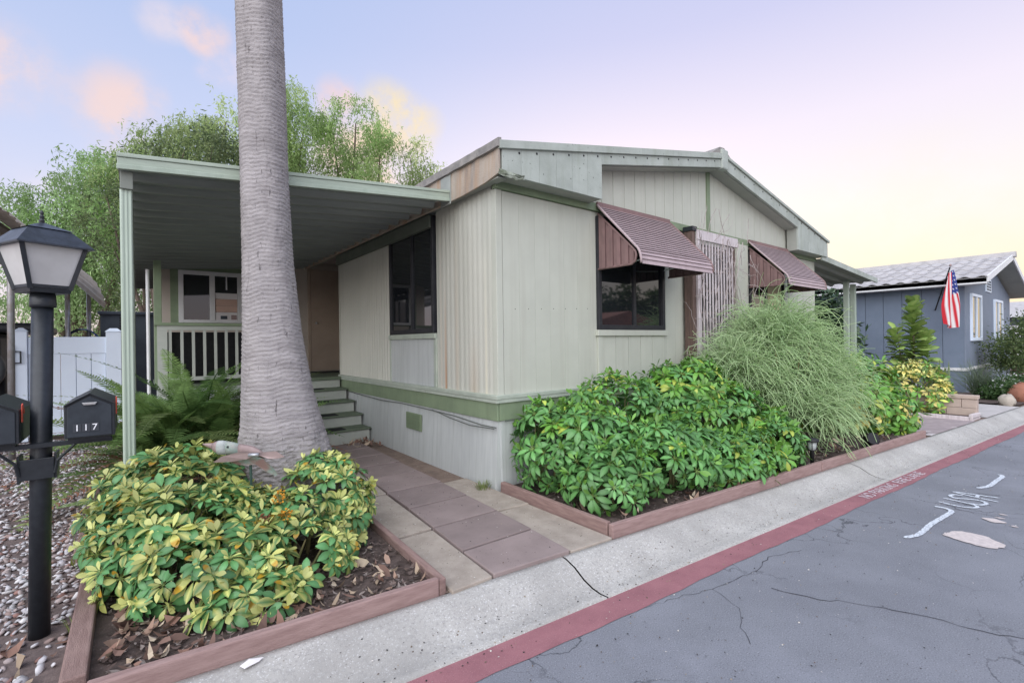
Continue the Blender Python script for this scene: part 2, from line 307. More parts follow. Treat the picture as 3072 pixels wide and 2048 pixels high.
class MB:
    def __init__(s): s.v = []; s.f = []; s.c = []
    def add(s, vs, fs):
        n = len(s.v); s.v.extend([tuple(p) for p in vs]); s.f.extend([tuple(i + n for i in q) for q in fs]); return s
    def box(s, x0, x1, y0, y1, z0, z1):
        return s.add([(x0, y0, z0), (x1, y0, z0), (x1, y1, z0), (x0, y1, z0), (x0, y0, z1), (x1, y0, z1), (x1, y1, z1), (x0, y1, z1)],
                     [(0, 3, 2, 1), (4, 5, 6, 7), (0, 1, 5, 4), (1, 2, 6, 5), (2, 3, 7, 6), (3, 0, 4, 7)])
    def hexa(s, a, b):     # two quads (4 pts each, same winding) joined
        return s.add(list(a) + list(b), [(3, 2, 1, 0), (4, 5, 6, 7), (0, 1, 5, 4), (1, 2, 6, 5), (2, 3, 7, 6), (3, 0, 4, 7)])
    def prism(s, poly, d):   # poly: 3D points, d: extrusion vector
        n = len(poly); d = Vector(d); p = [Vector(q) for q in poly]
        return s.add(p + [q + d for q in p], [tuple(range(n))[::-1], tuple(range(n, 2 * n))] + [(i, (i + 1) % n, (i + 1) % n + n, i + n) for i in range(n)])
    def tube(s, path, r, seg=8, cap=True):
        P = [Vector(p) for p in path]; rs = r if isinstance(r, (list, tuple)) else [r] * len(P)
        vs = []; ref = None
        for i, p in enumerate(P):
            t = (P[min(i + 1, len(P) - 1)] - P[max(i - 1, 0)]).normalized()
            if ref is None: ref = t.orthogonal().normalized()
            ref = (ref - t * ref.dot(t)).normalized(); b = t.cross(ref)
            for k in range(seg):
                a = 2 * PI * k / seg; vs.append(p + (ref * math.cos(a) + b * math.sin(a)) * rs[i])
        fs = [(i * seg + k, i * seg + (k + 1) % seg, (i + 1) * seg + (k + 1) % seg, (i + 1) * seg + k) for i in range(len(P) - 1) for k in range(seg)]
        if cap: fs += [tuple(range(seg))[::-1], tuple(range((len(P) - 1) * seg, len(P) * seg))]
        return s.add(vs, fs)
    def lathe(s, prof, c=(0, 0), seg=16):
        vs = [(c[0] + r * math.cos(2 * PI * k / seg), c[1] + r * math.sin(2 * PI * k / seg), zz) for r, zz in prof for k in range(seg)]
        fs = [(i * seg + k, i * seg + (k + 1) % seg, (i + 1) * seg + (k + 1) % seg, (i + 1) * seg + k) for i in range(len(prof) - 1) for k in range(seg)]
        fs += [tuple(range(seg))[::-1], tuple(range((len(prof) - 1) * seg, len(prof) * seg))]
        return s.add(vs, fs)
    def mesh(s, name, mt, smooth=False, cols=None):
        me = bpy.data.meshes.new(name); me.from_pydata(s.v, [], s.f); me.materials.append(mt)
        if smooth: me.polygons.foreach_set('use_smooth', [True] * len(me.polygons))
        me.update(); return me
    def build(s, name, mt, parent=None, smooth=False, bevel=0, **kw):
        o = place(name, s.mesh(name, mt, smooth), parent)
        if bevel:
            b = o.modifiers.new('edge', 'BEVEL'); b.width = bevel; b.segments = 2; b.limit_method = 'ANGLE'
        if kw: tag(o, **kw)
        return o
def box(name, mt, parent, x0, x1, y0, y1, z0, z1, bevel=0, **kw):
    return MB().box(x0, x1, y0, y1, z0, z1).build(name, mt, parent, bevel=bevel, **kw)
def np_mesh(name, V, Fq, mt, colr=None, smooth=False):
    """V (n,3), Fq (m,k) arrays, colr per vertex (n,3)"""
    me = bpy.data.meshes.new(name); V = np.asarray(V, np.float32); Fq = np.asarray(Fq, np.int32)
    k = Fq.shape[1]; me.vertices.add(len(V)); me.vertices.foreach_set('co', V.ravel())
    me.loops.add(Fq.size); me.loops.foreach_set('vertex_index', Fq.ravel())
    me.polygons.add(len(Fq)); me.polygons.foreach_set('loop_start', np.arange(0, Fq.size, k, dtype=np.int32)); me.polygons.foreach_set('loop_total', np.full(len(Fq), k, np.int32))
    if smooth: me.polygons.foreach_set('use_smooth', np.ones(len(Fq), bool))
    if colr is not None:
        a = me.color_attributes.new('Col', 'FLOAT_COLOR', 'POINT'); a.data.foreach_set('color', np.c_[colr, np.ones(len(V))].astype(np.float32).ravel())
    me.materials.append(mt); me.update(); me.validate(); return me
def text_mesh(name, s, size, mt, extrude=.002, font_squash=1):
    cu = bpy.data.curves.new(name, 'FONT'); cu.body = s; cu.size = size; cu.extrude = extrude; cu.align_x = 'CENTER'; cu.align_y = 'CENTER'
    o = bpy.data.objects.new(name, cu); col.objects.link(o)
    me = bpy.data.meshes.new_from_object(o.evaluated_get(bpy.context.evaluated_depsgraph_get())); bpy.data.objects.remove(o); bpy.data.curves.remove(cu)
    me.materials.clear(); me.materials.append(mt); me.name = name
    return me
def lerp(a, b, t): return a + (b - a) * t
def basis_quat(xv, zv):
    zv = Vector(zv).normalized(); xv = Vector(xv); xv = (xv - zv * xv.dot(zv)).normalized(); yv = zv.cross(xv)
    return Matrix((xv, yv, zv)).transposed().to_quaternion()

# ------------------------------------------------------------------ ground, road, kerb
def yb(x): return -1.43 - .088 * x          # back of the kerb
def yr(x): return -1.815 - .085 * x         # lip of the gutter / inner edge of red stripe
def yo(x): return -1.99 - .082 * x          # outer edge of red stripe
RZ = -.12
def strip(name, mt, fa, fb, za, zb, xs, prof=None, **kw):
    M_ = MB(); pr = prof or [(0, za), (1, zb)]
    vs = [(x, lerp(fa(x), fb(x), t), zz) for x in xs for t, zz in pr]; k = len(pr)
    M_.add(vs, [(i * k + j, i * k + j + 1, (i + 1) * k + j + 1, (i + 1) * k + j) for i in range(len(xs) - 1) for j in range(k - 1)][::1])
    M_.f = [q[::-1] for q in M_.f]
    return M_.build(name, mt, kw.pop('parent', None), smooth=kw.pop('smooth', False), **kw)
MB().add([(-400, -400, -.30), (400, -400, -.30), (400, 400, -.30), (-400, 400, -.30)], [(0, 1, 2, 3)]).build('ground', DIRT, kind='structure')
xs = [-60, -20, -10] + [x * .5 for x in range(-12, 45)] + [30, 60, 120]
road = strip('road', ASPH, lambda x: yr(x) + .03, lambda x: yr(x) - 7.5, RZ, RZ, xs, kind='structure')
lot = strip('lot_ground', DIRT, lambda x: 120, lambda x: yb(x) + .005, -.012, -.012, xs, kind='structure')
far = strip('far_side_ground', DIRT, lambda x: yr(x) - 7.4, lambda x: -160, -.05, -.05, xs, kind='structure')
kprof = [(-.02, -.10), (0, 0), (.10, -.004), (.30, -.030), (.52, -.080), (.70, -.104), (.86, -.112), (1.0, RZ + .012), (1.0, RZ - .05)]
gut = thing('kerb_gutter', 'rolled pale concrete gutter between planters and red stripe', 'gutter')
gut['kind'] = 'structure'; del gut['category']; del gut['label']
joints = [-30, -14, -8, -4.4, -.52, 3.55, 7.4, 11.4, 16, 22, 40, 90]
for a, b in zip(joints, joints[1:]):
    n = max(2, int((b - a) / .6)); s = .006
    strip('gutter_slab', CONC, yb, yr, 0, 0, [lerp(a + s, b - s, i / n) for i in range(n + 1)], kprof, parent=gut, smooth=True)
strip('red_stripe', REDP, lambda x: yr(x) + .004, lambda x: yo(x) + .008 * math.sin(x * 3.1) + .004 * math.sin(x * 17), RZ + .004, RZ + .004, [x * .1 for x in range(-70, 220)], kind='structure')

# painted words and marks on the road
def ribbon(name, pts, w, mt, z, parent):
    P = [Vector((p[0], p[1], 0)) for p in pts]; Q = []
    for i in range(len(P) - 1):       # smooth
        a, b, c, d = P[max(i - 1, 0)], P[i], P[i + 1], P[min(i + 2, len(P) - 1)]
        for k in range(8):
            t = k / 8; Q.append(.5 * ((2 * b) + (c - a) * t + (2 * a - 5 * b + 4 * c - d) * t * t + (3 * b - a - 3 * c + d) * t ** 3))
    Q.append(P[-1]); vs = []
    for i, p in enumerate(Q):
        t = (Q[min(i + 1, len(Q) - 1)] - Q[max(i - 1, 0)]).normalized(); nn = Vector((-t.y, t.x, 0)); ww = w * (.92 + .08 * math.sin(i * 1.7)) * .5 * min(1, .45 + i * .3, .45 + (len(Q) - 1 - i) * .3)
        vs += [(p + nn * ww) + Vector((0, 0, z)), (p - nn * ww) + Vector((0, 0, z))]
    MB().add(vs, [(2 * i, 2 * i + 1, 2 * i + 3, 2 * i + 2) for i in range(len(Q) - 1)]).build(name, mt, parent)
mk = thing('road_lettering', 'white NO PARKING FIRE LANE stencil on the red stripe', 'lettering', (3.3, -2.2, RZ))
for wtxt, cx, wid in (('NO PARKING', 3.06, .70), ('FIRE LANE', 3.83, .66)):
    me = text_mesh('stencil_word', wtxt, .15, STENCIL, .0008)
    o = place('stencil_word', me, mk, (cx, (yr(cx) + yo(cx)) / 2, RZ + .009)); o.rotation_euler.z = math.atan(-.084)
    bx = [v.co.x for v in me.vertices]; o.scale = (wid / (max(bx) - min(bx)), .95, 1)
uz = RZ + .006
us = thing('utility_marking', 'white sprayed letters USA on the asphalt', 'road marking', (3.3, -2.7, RZ))
ribbon('letter_u', [(3.087, -2.593), (3.06, -2.728), (3.10, -2.82), (3.163, -2.84), (3.215, -2.79), (3.249, -2.596)], .030, WHITEPAINT, uz, us)
ribbon('letter_s', [(3.47, -2.70), (3.451, -2.642), (3.38, -2.623), (3.33, -2.67), (3.38, -2.75), (3.40, -2.83), (3.34, -2.875), (3.25, -2.85), (3.235, -2.766)], .032, WHITEPAINT, uz, us)
ribbon('letter_a', [(3.474, -2.937), (3.50, -2.785), (3.56, -2.618), (3.60, -2.78), (3.63, -2.925)], .030, WHITEPAINT, uz, us)
ribbon('letter_a_bar', [(3.49, -2.79), (3.61, -2.785)], .030, WHITEPAINT, uz + .001, us)
a1 = thing('sprayed_bracket_mark', 'white sprayed bracket line before the letters USA', 'road marking', (2.4, -2.68, RZ), 'sprayed bracket marks on the asphalt')
ribbon('stroke', [(2.902, -2.60), (2.904, -2.678), (2.832, -2.723), (2.619, -2.707), (2.339, -2.682), (2.128, -2.679), (1.991, -2.667), (1.86, -2.621)], .042, WHITEPAINT, uz, a1)
a2 = thing('sprayed_bracket_mark', 'white sprayed curved line beyond the letters USA', 'road marking', (4.3, -2.8, RZ), 'sprayed bracket marks on the asphalt')
ribbon('stroke', [(4.70, -2.80), (4.62, -2.835), (4.38, -2.821), (4.053, -2.801), (3.88, -2.74)], .045, WHITEPAINT, uz, a2)
def blob(pts, label):
    P = [Vector((x, y, uz)) for x, y in pts]; c = sum(P, Vector()) / len(P); Q = []
    for i in range(len(P)):
        a, b = P[i], P[(i + 1) % len(P)]
        for k in range(6): Q.append(lerp(a, b, k / 6))
    Q2 = [(Q[i - 2] + Q[i - 1] * 2 + Q[i] * 3 + Q[(i + 1) % len(Q)] * 2 + Q[(i + 2) % len(Q)]) / 9 for i in range(len(Q))]
    Q2 = [q + (q - c) * random.uniform(-.05, .08) for q in Q2]
    MB().add(Q2, [tuple(range(len(Q2)))]).build('dried_spill', PATCH, None, label=label, cat='spill', group='pale dried spills on the asphalt')
blob([(2.14, -2.77), (2.34, -2.84), (2.36, -2.99), (2.22, -3.13), (2.07, -3.06), (2.10, -2.90)], 'largest pale dried spill on the asphalt')
blob([(2.84, -2.90), (2.89, -2.98), (2.83, -3.07), (2.76, -2.98)], 'middle-sized oval dried spill between large spill and letters')
blob([(2.93, -2.97), (2.96, -3.00), (2.95, -3.045), (2.92, -3.01)], 'thin pale spill just behind the oval spill')
blob([(3.06, -2.98), (3.085, -3.0), (3.07, -3.045), (3.05, -3.01)], 'small pale spill nearest the letters USA')
blob([(2.77, -3.085), (2.80, -3.10), (2.775, -3.135), (2.755, -3.11)], 'small pale spill at the right of the oval spill')
# long cracks opened in the asphalt
def crack(pts, w, label):
    P = [Vector((x, y, RZ + .003)) for x, y in pts]; Q = [P[0]]
    for a, b in zip(P, P[1:]):
        n = max(3, int((b - a).length / .05))
        for k in range(1, n + 1): Q.append(lerp(a, b, k / n) + Vector((random.uniform(-.012, .012), random.uniform(-.012, .012), 0)))
    vs = []
    for i, p in enumerate(Q):
        t = (Q[min(i + 1, len(Q) - 1)] - Q[max(i - 1, 0)]).normalized(); nn = Vector((-t.y, t.x, 0)); ww = w * random.uniform(.3, 1) * .5
        vs += [p + nn * ww, p - nn * ww]
    MB().add(vs, [(2 * i, 2 * i + 1, 2 * i + 3, 2 * i + 2) for i in range(len(Q) - 1)]).build('asphalt_crack', mat('dark_crack', (.045, .046, .055), None, 9, .95), road)  # flat dark-asphalt ribbon along the crack
crack([(.34, -2.32), (.42, -2.55), (.55, -2.72), (.66, -2.95), (.72, -3.2), (.9, -3.6)], .0065, '')
crack([(-.45, -1.96), (-.2, -2.02), (.05, -2.1), (-.02, -2.3), (-.2, -2.4), (-.3, -2.5)], .0035, '')
crack([(.05, -2.1), (.45, -2.16), (.75, -2.12), (1.05, -2.22)], .0055, '')
crack([(4.9, -2.55), (4.85, -2.85), (4.95, -3.3), (5.2, -3.9)], .0055, '')
crack([(2.95, -2.70), (2.98, -2.95), (3.1, -3.2), (3.15, -3.6)], .005, '')

# ------------------------------------------------------------------ path of pavers, planter beds
path = strip('garden_path', DIRT, lambda x: 3.05, lambda x: yb(x) + .012, .012, -.002, [-1.34, -1.0, -.6, -.3, -.03], kind='structure')
pl = [(-1.03, -1.345), (-1.006, -.954), (-.964, -.481), (-.925, .002), (-.897, .502), (-.856, 1.03), (-.81, 1.50), (-.77, 1.98), (-.73, 2.42), (-.70, 2.8)]
pr_ = [(-.453, -1.40), (-.414, -.959), (-.388, -.49), (-.365, .0), (-.345, .49), (-.335, 1.02), (-.325, 1.48), (-.315, 1.95), (-.305, 2.40), (-.30, 2.8)]
for i in range(len(pl) - 1):
    g = .008; a, b = pl[i], pl[i + 1]; c, d = pr_[i + 1], pr_[i]; dz = random.uniform(-.004, .004); z0 = .012 + .010 * i / 2
    lo_ = [(a[0], a[1] + g, -.02), (d[0], d[1] + g, -.02), (c[0], c[1] - g, -.02), (b[0], b[1] - g, -.02)]
    hi_ = [(x, y, z0 + dz + .012) for x, y, _ in lo_]
    MB().hexa(lo_, hi_).build('paver', PAVE, path, bevel=.006)
    if i % 2 == 0 and i + 2 < len(pl):
        e = pl[min(i + 2, len(pl) - 1)]
        lo_ = [(-1.315 + .02 * i, a[1] + g, -.02), (a[0] - .012, a[1] + g, -.02), (e[0] - .012, e[1] - g, -.02), (-1.27 + .02 * i, e[1] - g, -.02)]
        MB().hexa(lo_, [(x, y, z0 + .006) for x, y, _ in lo_]).build('edging_slab', EDGEC, path, bevel=.006)
        if i < 4:
            f = pr_[i + 2]; lo_ = [(d[0] + .012, d[1] + g, -.02), (-.065, d[1] - .03 + g, -.02), (-.065, f[1] - g, -.02), (f[0] + .012, f[1] - g, -.02)]
            MB().hexa(lo_, [(x, y, z0 + .004) for x, y, _ in lo_]).build('edging_slab', EDGEC, path, bevel=.006)
def bed(name, poly, zz):
    return MB().add([(x, y, zz) for x, y in poly], [tuple(range(len(poly)))]).build(name, SOIL, kind='structure')
bed('planting_bed', [(-2.93, yb(-2.93) + .03), (-1.38, yb(-1.38) + .03), (-1.25, .6), (-1.2, 3.0), (-2.2, 4.2), (-2.93, 4.2)], .028)
bed('planting_bed', [(.0, yb(0) + .03), (6.1, yb(6.1) + .03), (6.0, -.02), (.02, -.02)], .035)
# timber edging: each board is a part of its planter edge
def board(parent, p, q, w, z0, z1, mt, bevel=.008):
    p = Vector((*p, 0)); q = Vector((*q, 0)); t = (q - p).normalized(); nn = Vector((-t.y, t.x, 0)) * w
    lo_ = [p, q, q + nn, p + nn]
    MB().hexa([v + Vector((0, 0, z0)) for v in lo_], [v + Vector((0, 0, z1 + random.uniform(-.003, .003))) for v in lo_]).build('timber_board', mt, parent, bevel=bevel)
te = thing('planter_edging', 'red stained timber edging around the left planting bed', 'edging', (-2.1, -1.25, 0))
board(te, (-2.86, yb(-2.86) + .012), (-1.375, yb(-1.375) + .012), .045, -.05, .088, WOOD)
board(te, (-1.325, yb(-1.33) + .014), (-1.20, .75), -.0, 0, 0, WOODY) if False else None
board(te, (-1.33, yb(-1.34) + .016), (-1.235, .75), .042, -.05, .080, WOODY)
board(te, (-2.86, yb(-2.9) + .10), (-2.88, 2.05), .085, -.05, .092, WOODY)
board(te, (-2.965, .55), (-2.97, 3.9), .06, -.05, .08, WOODY)
te2 = thing('planter_edging', 'red stained timber edging along the bed under the awnings', 'edging', (3, -1.6, 0))
board(te2, (-.045, yb(-.04) + .015), (2.98, yb(2.98) + .012), .045, -.05, .095, WOOD)
board(te2, (2.99, yb(2.99) + .010), (5.95, yb(5.95) + .012), .045, -.05, .09, WOOD)
board(te2, (-.03, -.06), (-.05, yb(-.05) + .065), .045, -.05, .10, WOODY)

# driveway of the home and of the next lot
strip('driveway', mat('stained_driveway_concrete', (.36, .30, .30), (.29, .245, .25), 5, .9, .3, 90, rand=False, extra=ex_streaks((.70, .66, .66), .9, 2.4, 1, .58, .66)), lambda x: 8, lambda x: yb(x) + .012, .01, -.002, [6.12, 7, 8.15], kind='structure')
strip('driveway', mat('pale_driveway_concrete', (.48, .45, .44), (.42, .40, .39), 5, .9, .2, 90), lambda x: -1.35, lambda x: yb(x) + .012, .006, -.002, [8.75, 10.0, 10.9], kind='structure')
bed('planting_bed', [(8.2, yb(8.2) + .05), (8.7, yb(8.7) + .05), (8.75, -1.4), (10.9, -1.4), (10.9, yb(10.9) + .03), (13.1, yb(13.1) + .03), (13.1, 3), (8.3, 3)], .03)
tb = thing('planter_edging', 'low grey timber edging beside the stained driveway', 'edging', (8.2, -1.6, 0))
board(tb, (8.17, yb(8.17) + .10), (8.22, .5), .05, -.02, .06, WOODG); board(tb, (8.2, yb(8.2) + .06), (8.62, yb(8.62) + .06), .05, -.02, .09, WOODG)

# ------------------------------------------------------------------ main mobile home
WX, LEN = 7.53, 14.0
RID = WX / 2
def zroof(x): return 3.225 + .2 * min(max(x, -.3), 2 * RID - x)
home = thing('mobile_home', 'sage beige mobile home with low gable roof and ribbed siding', 'house', (0, 0, 0))
hp = lambda n, mt, *a, **k: box(n, mt, home, *a, **k)
# solid core keeps daylight out; boards stand proud of it
MB().prism([(.03, .022, .02), (WX - .03, .03, .02), (WX - .03, .03, 3.16), (RID, .03, 3.9), (.03, .03, 3.16)], (0, LEN - .06 - 9.6, 0)).build('wall_core', SKIRT, home)
box('wall_core', SKIRT, home, 1.3, WX - .03, 4.43, LEN, .02, 3.1)
# street wall, vertical boards below and above the sage drip cap
x = .075
while x < WX - .02:
    w = min(.203, WX - .01 - x)
    if w > .03:
        hp('siding_board', WALL, x, x + w - .0015, -.002, .028, .86, 2.845, bevel=.001)
        n = 2; a, b = x, x + w - .007
        za, zb = zroof(a) - .10, zroof(b) - .10
        pts = [(a, -.004, 2.94), (b, -.004, 2.94), (b, -.004, zb), (a, -.004, za)]
        if a < RID < b: pts = [(a, -.004, 2.94), (b, -.004, 2.94), (b, -.004, zb), (RID, -.004, zroof(RID) - .10), (a, -.004, za)]
        MB().prism(pts, (0, .032, 0)).build('gable_board', WALL, home, bevel=.003)
    x += .203
hp('corner_post', WALL, -.004, .07, -.006, .07, .86, 2.86, bevel=.004)
hp('corner_post', WALL, WX - .03, WX + .006, -.006, .05, .86, 2.86)
hp('drip_cap', GREEN, -.02, WX + .02, -.035, .03, 2.85, 2.94, bevel=.004)
hp('centre_batten', GREEN, 3.705, 3.79, -.022, 0, 2.94, 3.86)
# belt trim and band on both visible walls, then skirt panels
hp('belt_trim', PALEG, -.035, WX + .02, -.05, -.003, .862, .90, bevel=.004)
hp('belt_trim', PALEG, -.052, -.003, -.051, 4.42, .860, .898, bevel=.004)
hp('belt_flange', PALEG, -.046, -.010, -.044, 4.42, .825, .859, bevel=.003)
hp('belt_flange', PALEG, -.030, WX + .015, -.045, -.01, .826, .861, bevel=.003)
hp('band_board', GREEN, -.028, -.006, -.024, 4.42, .655, .824, bevel=.004)
hp('band_board', GREEN, -.002, WX, -.028, -.002, .657, .826, bevel=.004)
ysp = [-.01, 1.24, 2.46, 3.64, 4.3]
for a, b in zip(ysp, ysp[1:]):
    MB().hexa([(-.012, a + .003, .66), (-.012, b - .003, .66), (.02, b - .003, .66), (.02, a + .003, .66)],
              [(-.045, a + .003, -.02), (-.045, b - .003, -.02), (.02, b - .003, -.02), (.02, a + .003, -.02)]).build('skirt_panel', SKIRT, home)
    MB().box(-.05, -.03, b - .03, b + .0, .0, .66) if False else None
for a in np.arange(.02, WX - .1, 1.22):
    MB().hexa([(a, -.012, .66), (a + 1.21, -.012, .66), (a + 1.21, .02, .66), (a, .02, .66)], [(a, -.04, -.02), (a + 1.21, -.04, -.02), (a + 1.21, .02, -.02), (a, .02, -.02)]).build('skirt_panel', SKIRT, home)
# foundation vent
vt = box('skirt_vent', GREEN, home, -.047, -.030, 1.49, 1.885, .352, .552, bevel=.003)
for k in range(15): box('vent_slat', GREEN, vt, -.054, -.046, 1.515, 1.86, .366 + k * .0122, .371 + k * .0122)
# side wall: ribbed metal sheets between the window
def ribbed(y0, y1, z0, z1, name='ribbed_sheet', pitch=.088, amp=.007):
    n = int((y1 - y0) / pitch * 8); vs = []
    for i in range(n + 1):
        y = lerp(y0, y1, i / n); ph = (y / pitch) % 1; d = amp * (1 if ph < .5 else -1) * min(1, abs(math.sin(PI * 2 * ph)) * 1.8)
        vs += [(-.004 - d, y, z0), (-.004 - d, y, z1)]
    MB().add(vs, [(2 * i, 2 * i + 1, 2 * i + 3, 2 * i + 2) for i in range(n)]).build(name, WALLS, home, smooth=True)
ribbed(.07, 1.14, .885, 2.9, amp=.0016); ribbed(2.40, 4.42, .885, 2.86, amp=.011)
hp('wall_end', WALL, -.012, .03, 4.40, 4.45, .87, 2.9)
hp('ledger_board', mat('ledger_grey_green', (.15, .17, .14), (.12, .14, .115), 5, .6), -.055, -.012, 1.2, 4.44, 2.715, 2.86, bevel=.004)
# side window with the flat panel below
wn = thing('x', '', ''); bpy.data.objects.remove(wn)
def window_x(y0, y1, z0, z1, mull):     # in plane x = 0 facing -x
    fr = MB().box(-.035, .02, y0, y0 + .045, z0, z1).box(-.035, .02, y1 - .045, y1, z0, z1).box(-.035, .02, y0 + .045, y1 - .045, z0, z0 + .05).box(-.035, .02, y0 + .045, y1 - .045, z1 - .04, z1).build('window', DARKM, home, bevel=.003)
    box('mullion', DARKM, fr, -.030, .02, mull - .02, mull + .02, z0 + .05, z1 - .04)
    box('pane', GLASS, fr, -.008, .0, y0 + .045, mull - .02, z0 + .05, z1 - .04); box('pane', GLASS, fr, -.016, -.010, mull + .02, y1 - .045, z0 + .05, z1 - .04)
window_x(1.175, 2.365, 1.52, 2.85, 1.73)
hp('window_apron', SKIRT, -.014, .02, 1.20, 2.37, .90, 1.45)
hp('apron_sill', PALEG, -.04, .02, 1.15, 2.40, 1.452, 1.512, bevel=.004)
hp('apron_trim', PALEG, -.022, .02, 1.145, 1.20, .90, 1.45, bevel=.003); hp('apron_trim', PALEG, -.022, .02, 2.37, 2.40, .90, 1.45)
# street windows
def window_y(x0, x1, z0, z1, mull, left=GLASS, right=GLASS):
    fr = MB().box(x0, x0 + .05, -.045, .02, z0, z1).box(x1 - .05, x1, -.045, .02, z0, z1).box(x0 + .05, x1 - .05, -.045, .02, z0, z0 + .055).box(x0 + .05, x1 - .05, -.045, .02, z1 - .05, z1).build('window', DARKM, home, bevel=.003)
    box('mullion', DARKM, fr, mull - .035, mull + .012, -.04, .02, z0 + .055, z1 - .05)
    box('pane', left, fr, x0 + .05, mull - .035, -.024, -.016, z0 + .055, z1 - .05); box('pane', right, fr, mull + .012, x1 - .05, -.012, -.004, z0 + .055, z1 - .05)
    return fr
w1 = window_y(1.385, 2.635, 1.525, 2.80, 2.04)
box('curtain_edge', WHITEP, w1, 2.46, 2.56, -.0035, -.002, 1.6, 2.75)
w2 = window_y(4.90, 6.12, 1.525, 2.80, 5.46, GLASS, GLASS)
box('curtain', GLOWP, w2, 5.55, 6.06, -.017, -.0135, 1.6, 2.7)
hp('apron_sill', WALL, 1.36, 2.68, -.05, -.003, 1.455, 1.522, bevel=.004)
for k, a in enumerate(np.arange(1.46, 2.60, .232)): hp('apron_board', WALL, a, min(a + .226, 2.60), -.020, -.003, .90, 1.455, bevel=.002)
hp('apron_trim', WALL, 1.385, 1.455, -.028, -.003, .90, 1.455, bevel=.003); hp('apron_trim', WALL, 2.605, 2.64, -.016, -.003, .90, 1.455)
hp('wide_batten', WALL, 4.53, 4.86, -.035, -.003, .90, 2.85, bevel=.004)
# roof
OV = -.20
for sgn in (0, 1):
    xa_, xb_ = (-.10, RID) if sgn == 0 else (RID, WX + .06)
    za, zb = zroof(xa_ if sgn == 0 else RID), zroof(RID if sgn == 0 else xb_)
    if sgn == 0: za = 3.225 - .02
    MB().hexa([(xa_, OV - .012, za - .07), (xb_, OV - .012, zb - .07), (xb_, LEN, zb - .07), (xa_, LEN, za - .07)], [(xa_, OV - .012, za), (xb_, OV - .012, zb), (xb_, LEN, zb), (xa_, LEN, za)]).build('roof_deck', ROOFT, home)
def rake(x0, x1, dtop, dbot, y0, y1, mt, name, bev=.004):
    a, b = zroof(x0), zroof(x1)
    MB().hexa([(x0, y0, a - dbot), (x1, y0, b - dbot), (x1, y1, b - dbot), (x0, y1, a - dbot)], [(x0, y0, a - dtop), (x1, y0, b - dtop), (x1, y1, b - dtop), (x0, y1, a - dtop)]).build(name, mt, home, bevel=bev)
rake(-.12, RID - .04, -.004, .072, OV - .045, OV - .013, FASC, 'drip_edge'); rake(RID + .10, WX + .09, -.012, .03, OV - .045, OV - .013, FASC, 'drip_edge')
rake(1.26, RID - .04, .073, .19, OV - .022, OV + .02, FASC, 'rake_fascia'); rake(RID + .12, 6.26, .031, .19, OV - .022, OV + .02, FASC, 'rake_fascia')
hp('ridge_block', FASC, RID - .045, RID + .125, OV - .05, OV + .05, 3.76, 4.04, bevel=.02)
MB().prism([(RID - .28, OV - .02, zroof(RID) - .05), (RID + .30, OV - .02, zroof(RID) - .05), (RID + .06, OV - .02, 4.07), (RID - .06, OV - .02, 4.06)], (0, LEN, 0)).build('ridge_cap', ROOFT, home)
rake(1.27, RID - .0, .191, .20, OV + .02, -.005, SOFF, 'soffit'); rake(RID + .0, 6.25, .191, .20, OV + .02, -.005, SOFF, 'soffit')
# boxed eaves at the two corners, planked front
def eave_box(x0, x1, n, side):
    zb = 2.915
    for k in range(n):
        a, b = lerp(x0, x1, k / n) + .0012, lerp(x0, x1, (k + 1) / n) - .0012
        MB().hexa([(a, OV - .02, zb), (b, OV - .02, zb), (b, OV + .01, zb), (a, OV + .01, zb)], [(a, OV - .02, zroof(a) - .05), (b, OV - .02, zroof(b) - .05), (b, OV + .01, zroof(b) - .05), (a, OV + .01, zroof(a) - .05)]).build('eave_board', FASC, home, bevel=.0015)
    MB().hexa([(x0 + .004, OV + .011, zb), (x1 - .004, OV + .011, zb), (x1 - .004, -.036, zb), (x0 + .004, -.036, zb)], [(x0 + .004, OV + .011, zroof(x0) - .09), (x1 - .004, OV + .011, zroof(x1) - .09), (x1 - .004, -.036, zroof(x1) - .09), (x0 + .004, -.036, zroof(x0) - .09)]).build('eave_box_core', SOFF, home)
eave_box(-.08, 1.26, 6, 0); eave_box(6.26, WX + .05, 6, 1)
# side fascia with peeling paint, sagging a little
M_ = MB(); ys = [OV - .02, .0, .35, .62, .85, 1.3, 5, LEN]
zl = [2.915, 2.88, 2.86, 2.855, 2.85, 2.85, 2.85, 2.85]
vs = []
for y, zz in zip(ys, zl): vs += [(-.10, y, zz), (-.122, y, zz), (-.118, y, 3.145), (-.10, y, 3.145)]
M_.add(vs, [(4 * i + k, 4 * i + (k + 1) % 4, 4 * i + 4 + (k + 1) % 4, 4 * i + 4 + k) for i in range(len(ys) - 1) for k in range(4)] + [(3, 2, 1, 0)]); M_.build('side_fascia', FASCS, home, bevel=.003)
M_ = MB(); vs = []
for i, y in enumerate(np.linspace(OV - .04, 2.6, 34)):
    w_ = random.uniform(-.008, .008); vs += [(-.10, y, 3.135 + w_), (-.150 + w_, y, 3.138 + w_), (-.145 + w_, y, 3.215 + w_), (-.10, y, 3.222 + w_)]
M_.add(vs, [(4 * i + k, 4 * i + (k + 1) % 4, 4 * i + 4 + (k + 1) % 4, 4 * i + 4 + k) for i in range(33) for k in range(4)] + [(3, 2, 1, 0)]); M_.build('frayed_roof_edge', ROOFT, home)
hp('fascia_patch', mat('torn_flashing', (.38, .40, .37), (.30, .32, .30), 4, .7), -.130, -.123, .60, .80, 2.83, 3.13, bevel=.002)
hp('side_soffit', SOFF, -.10, -.004, OV + .02, LEN, 2.885, 2.90)
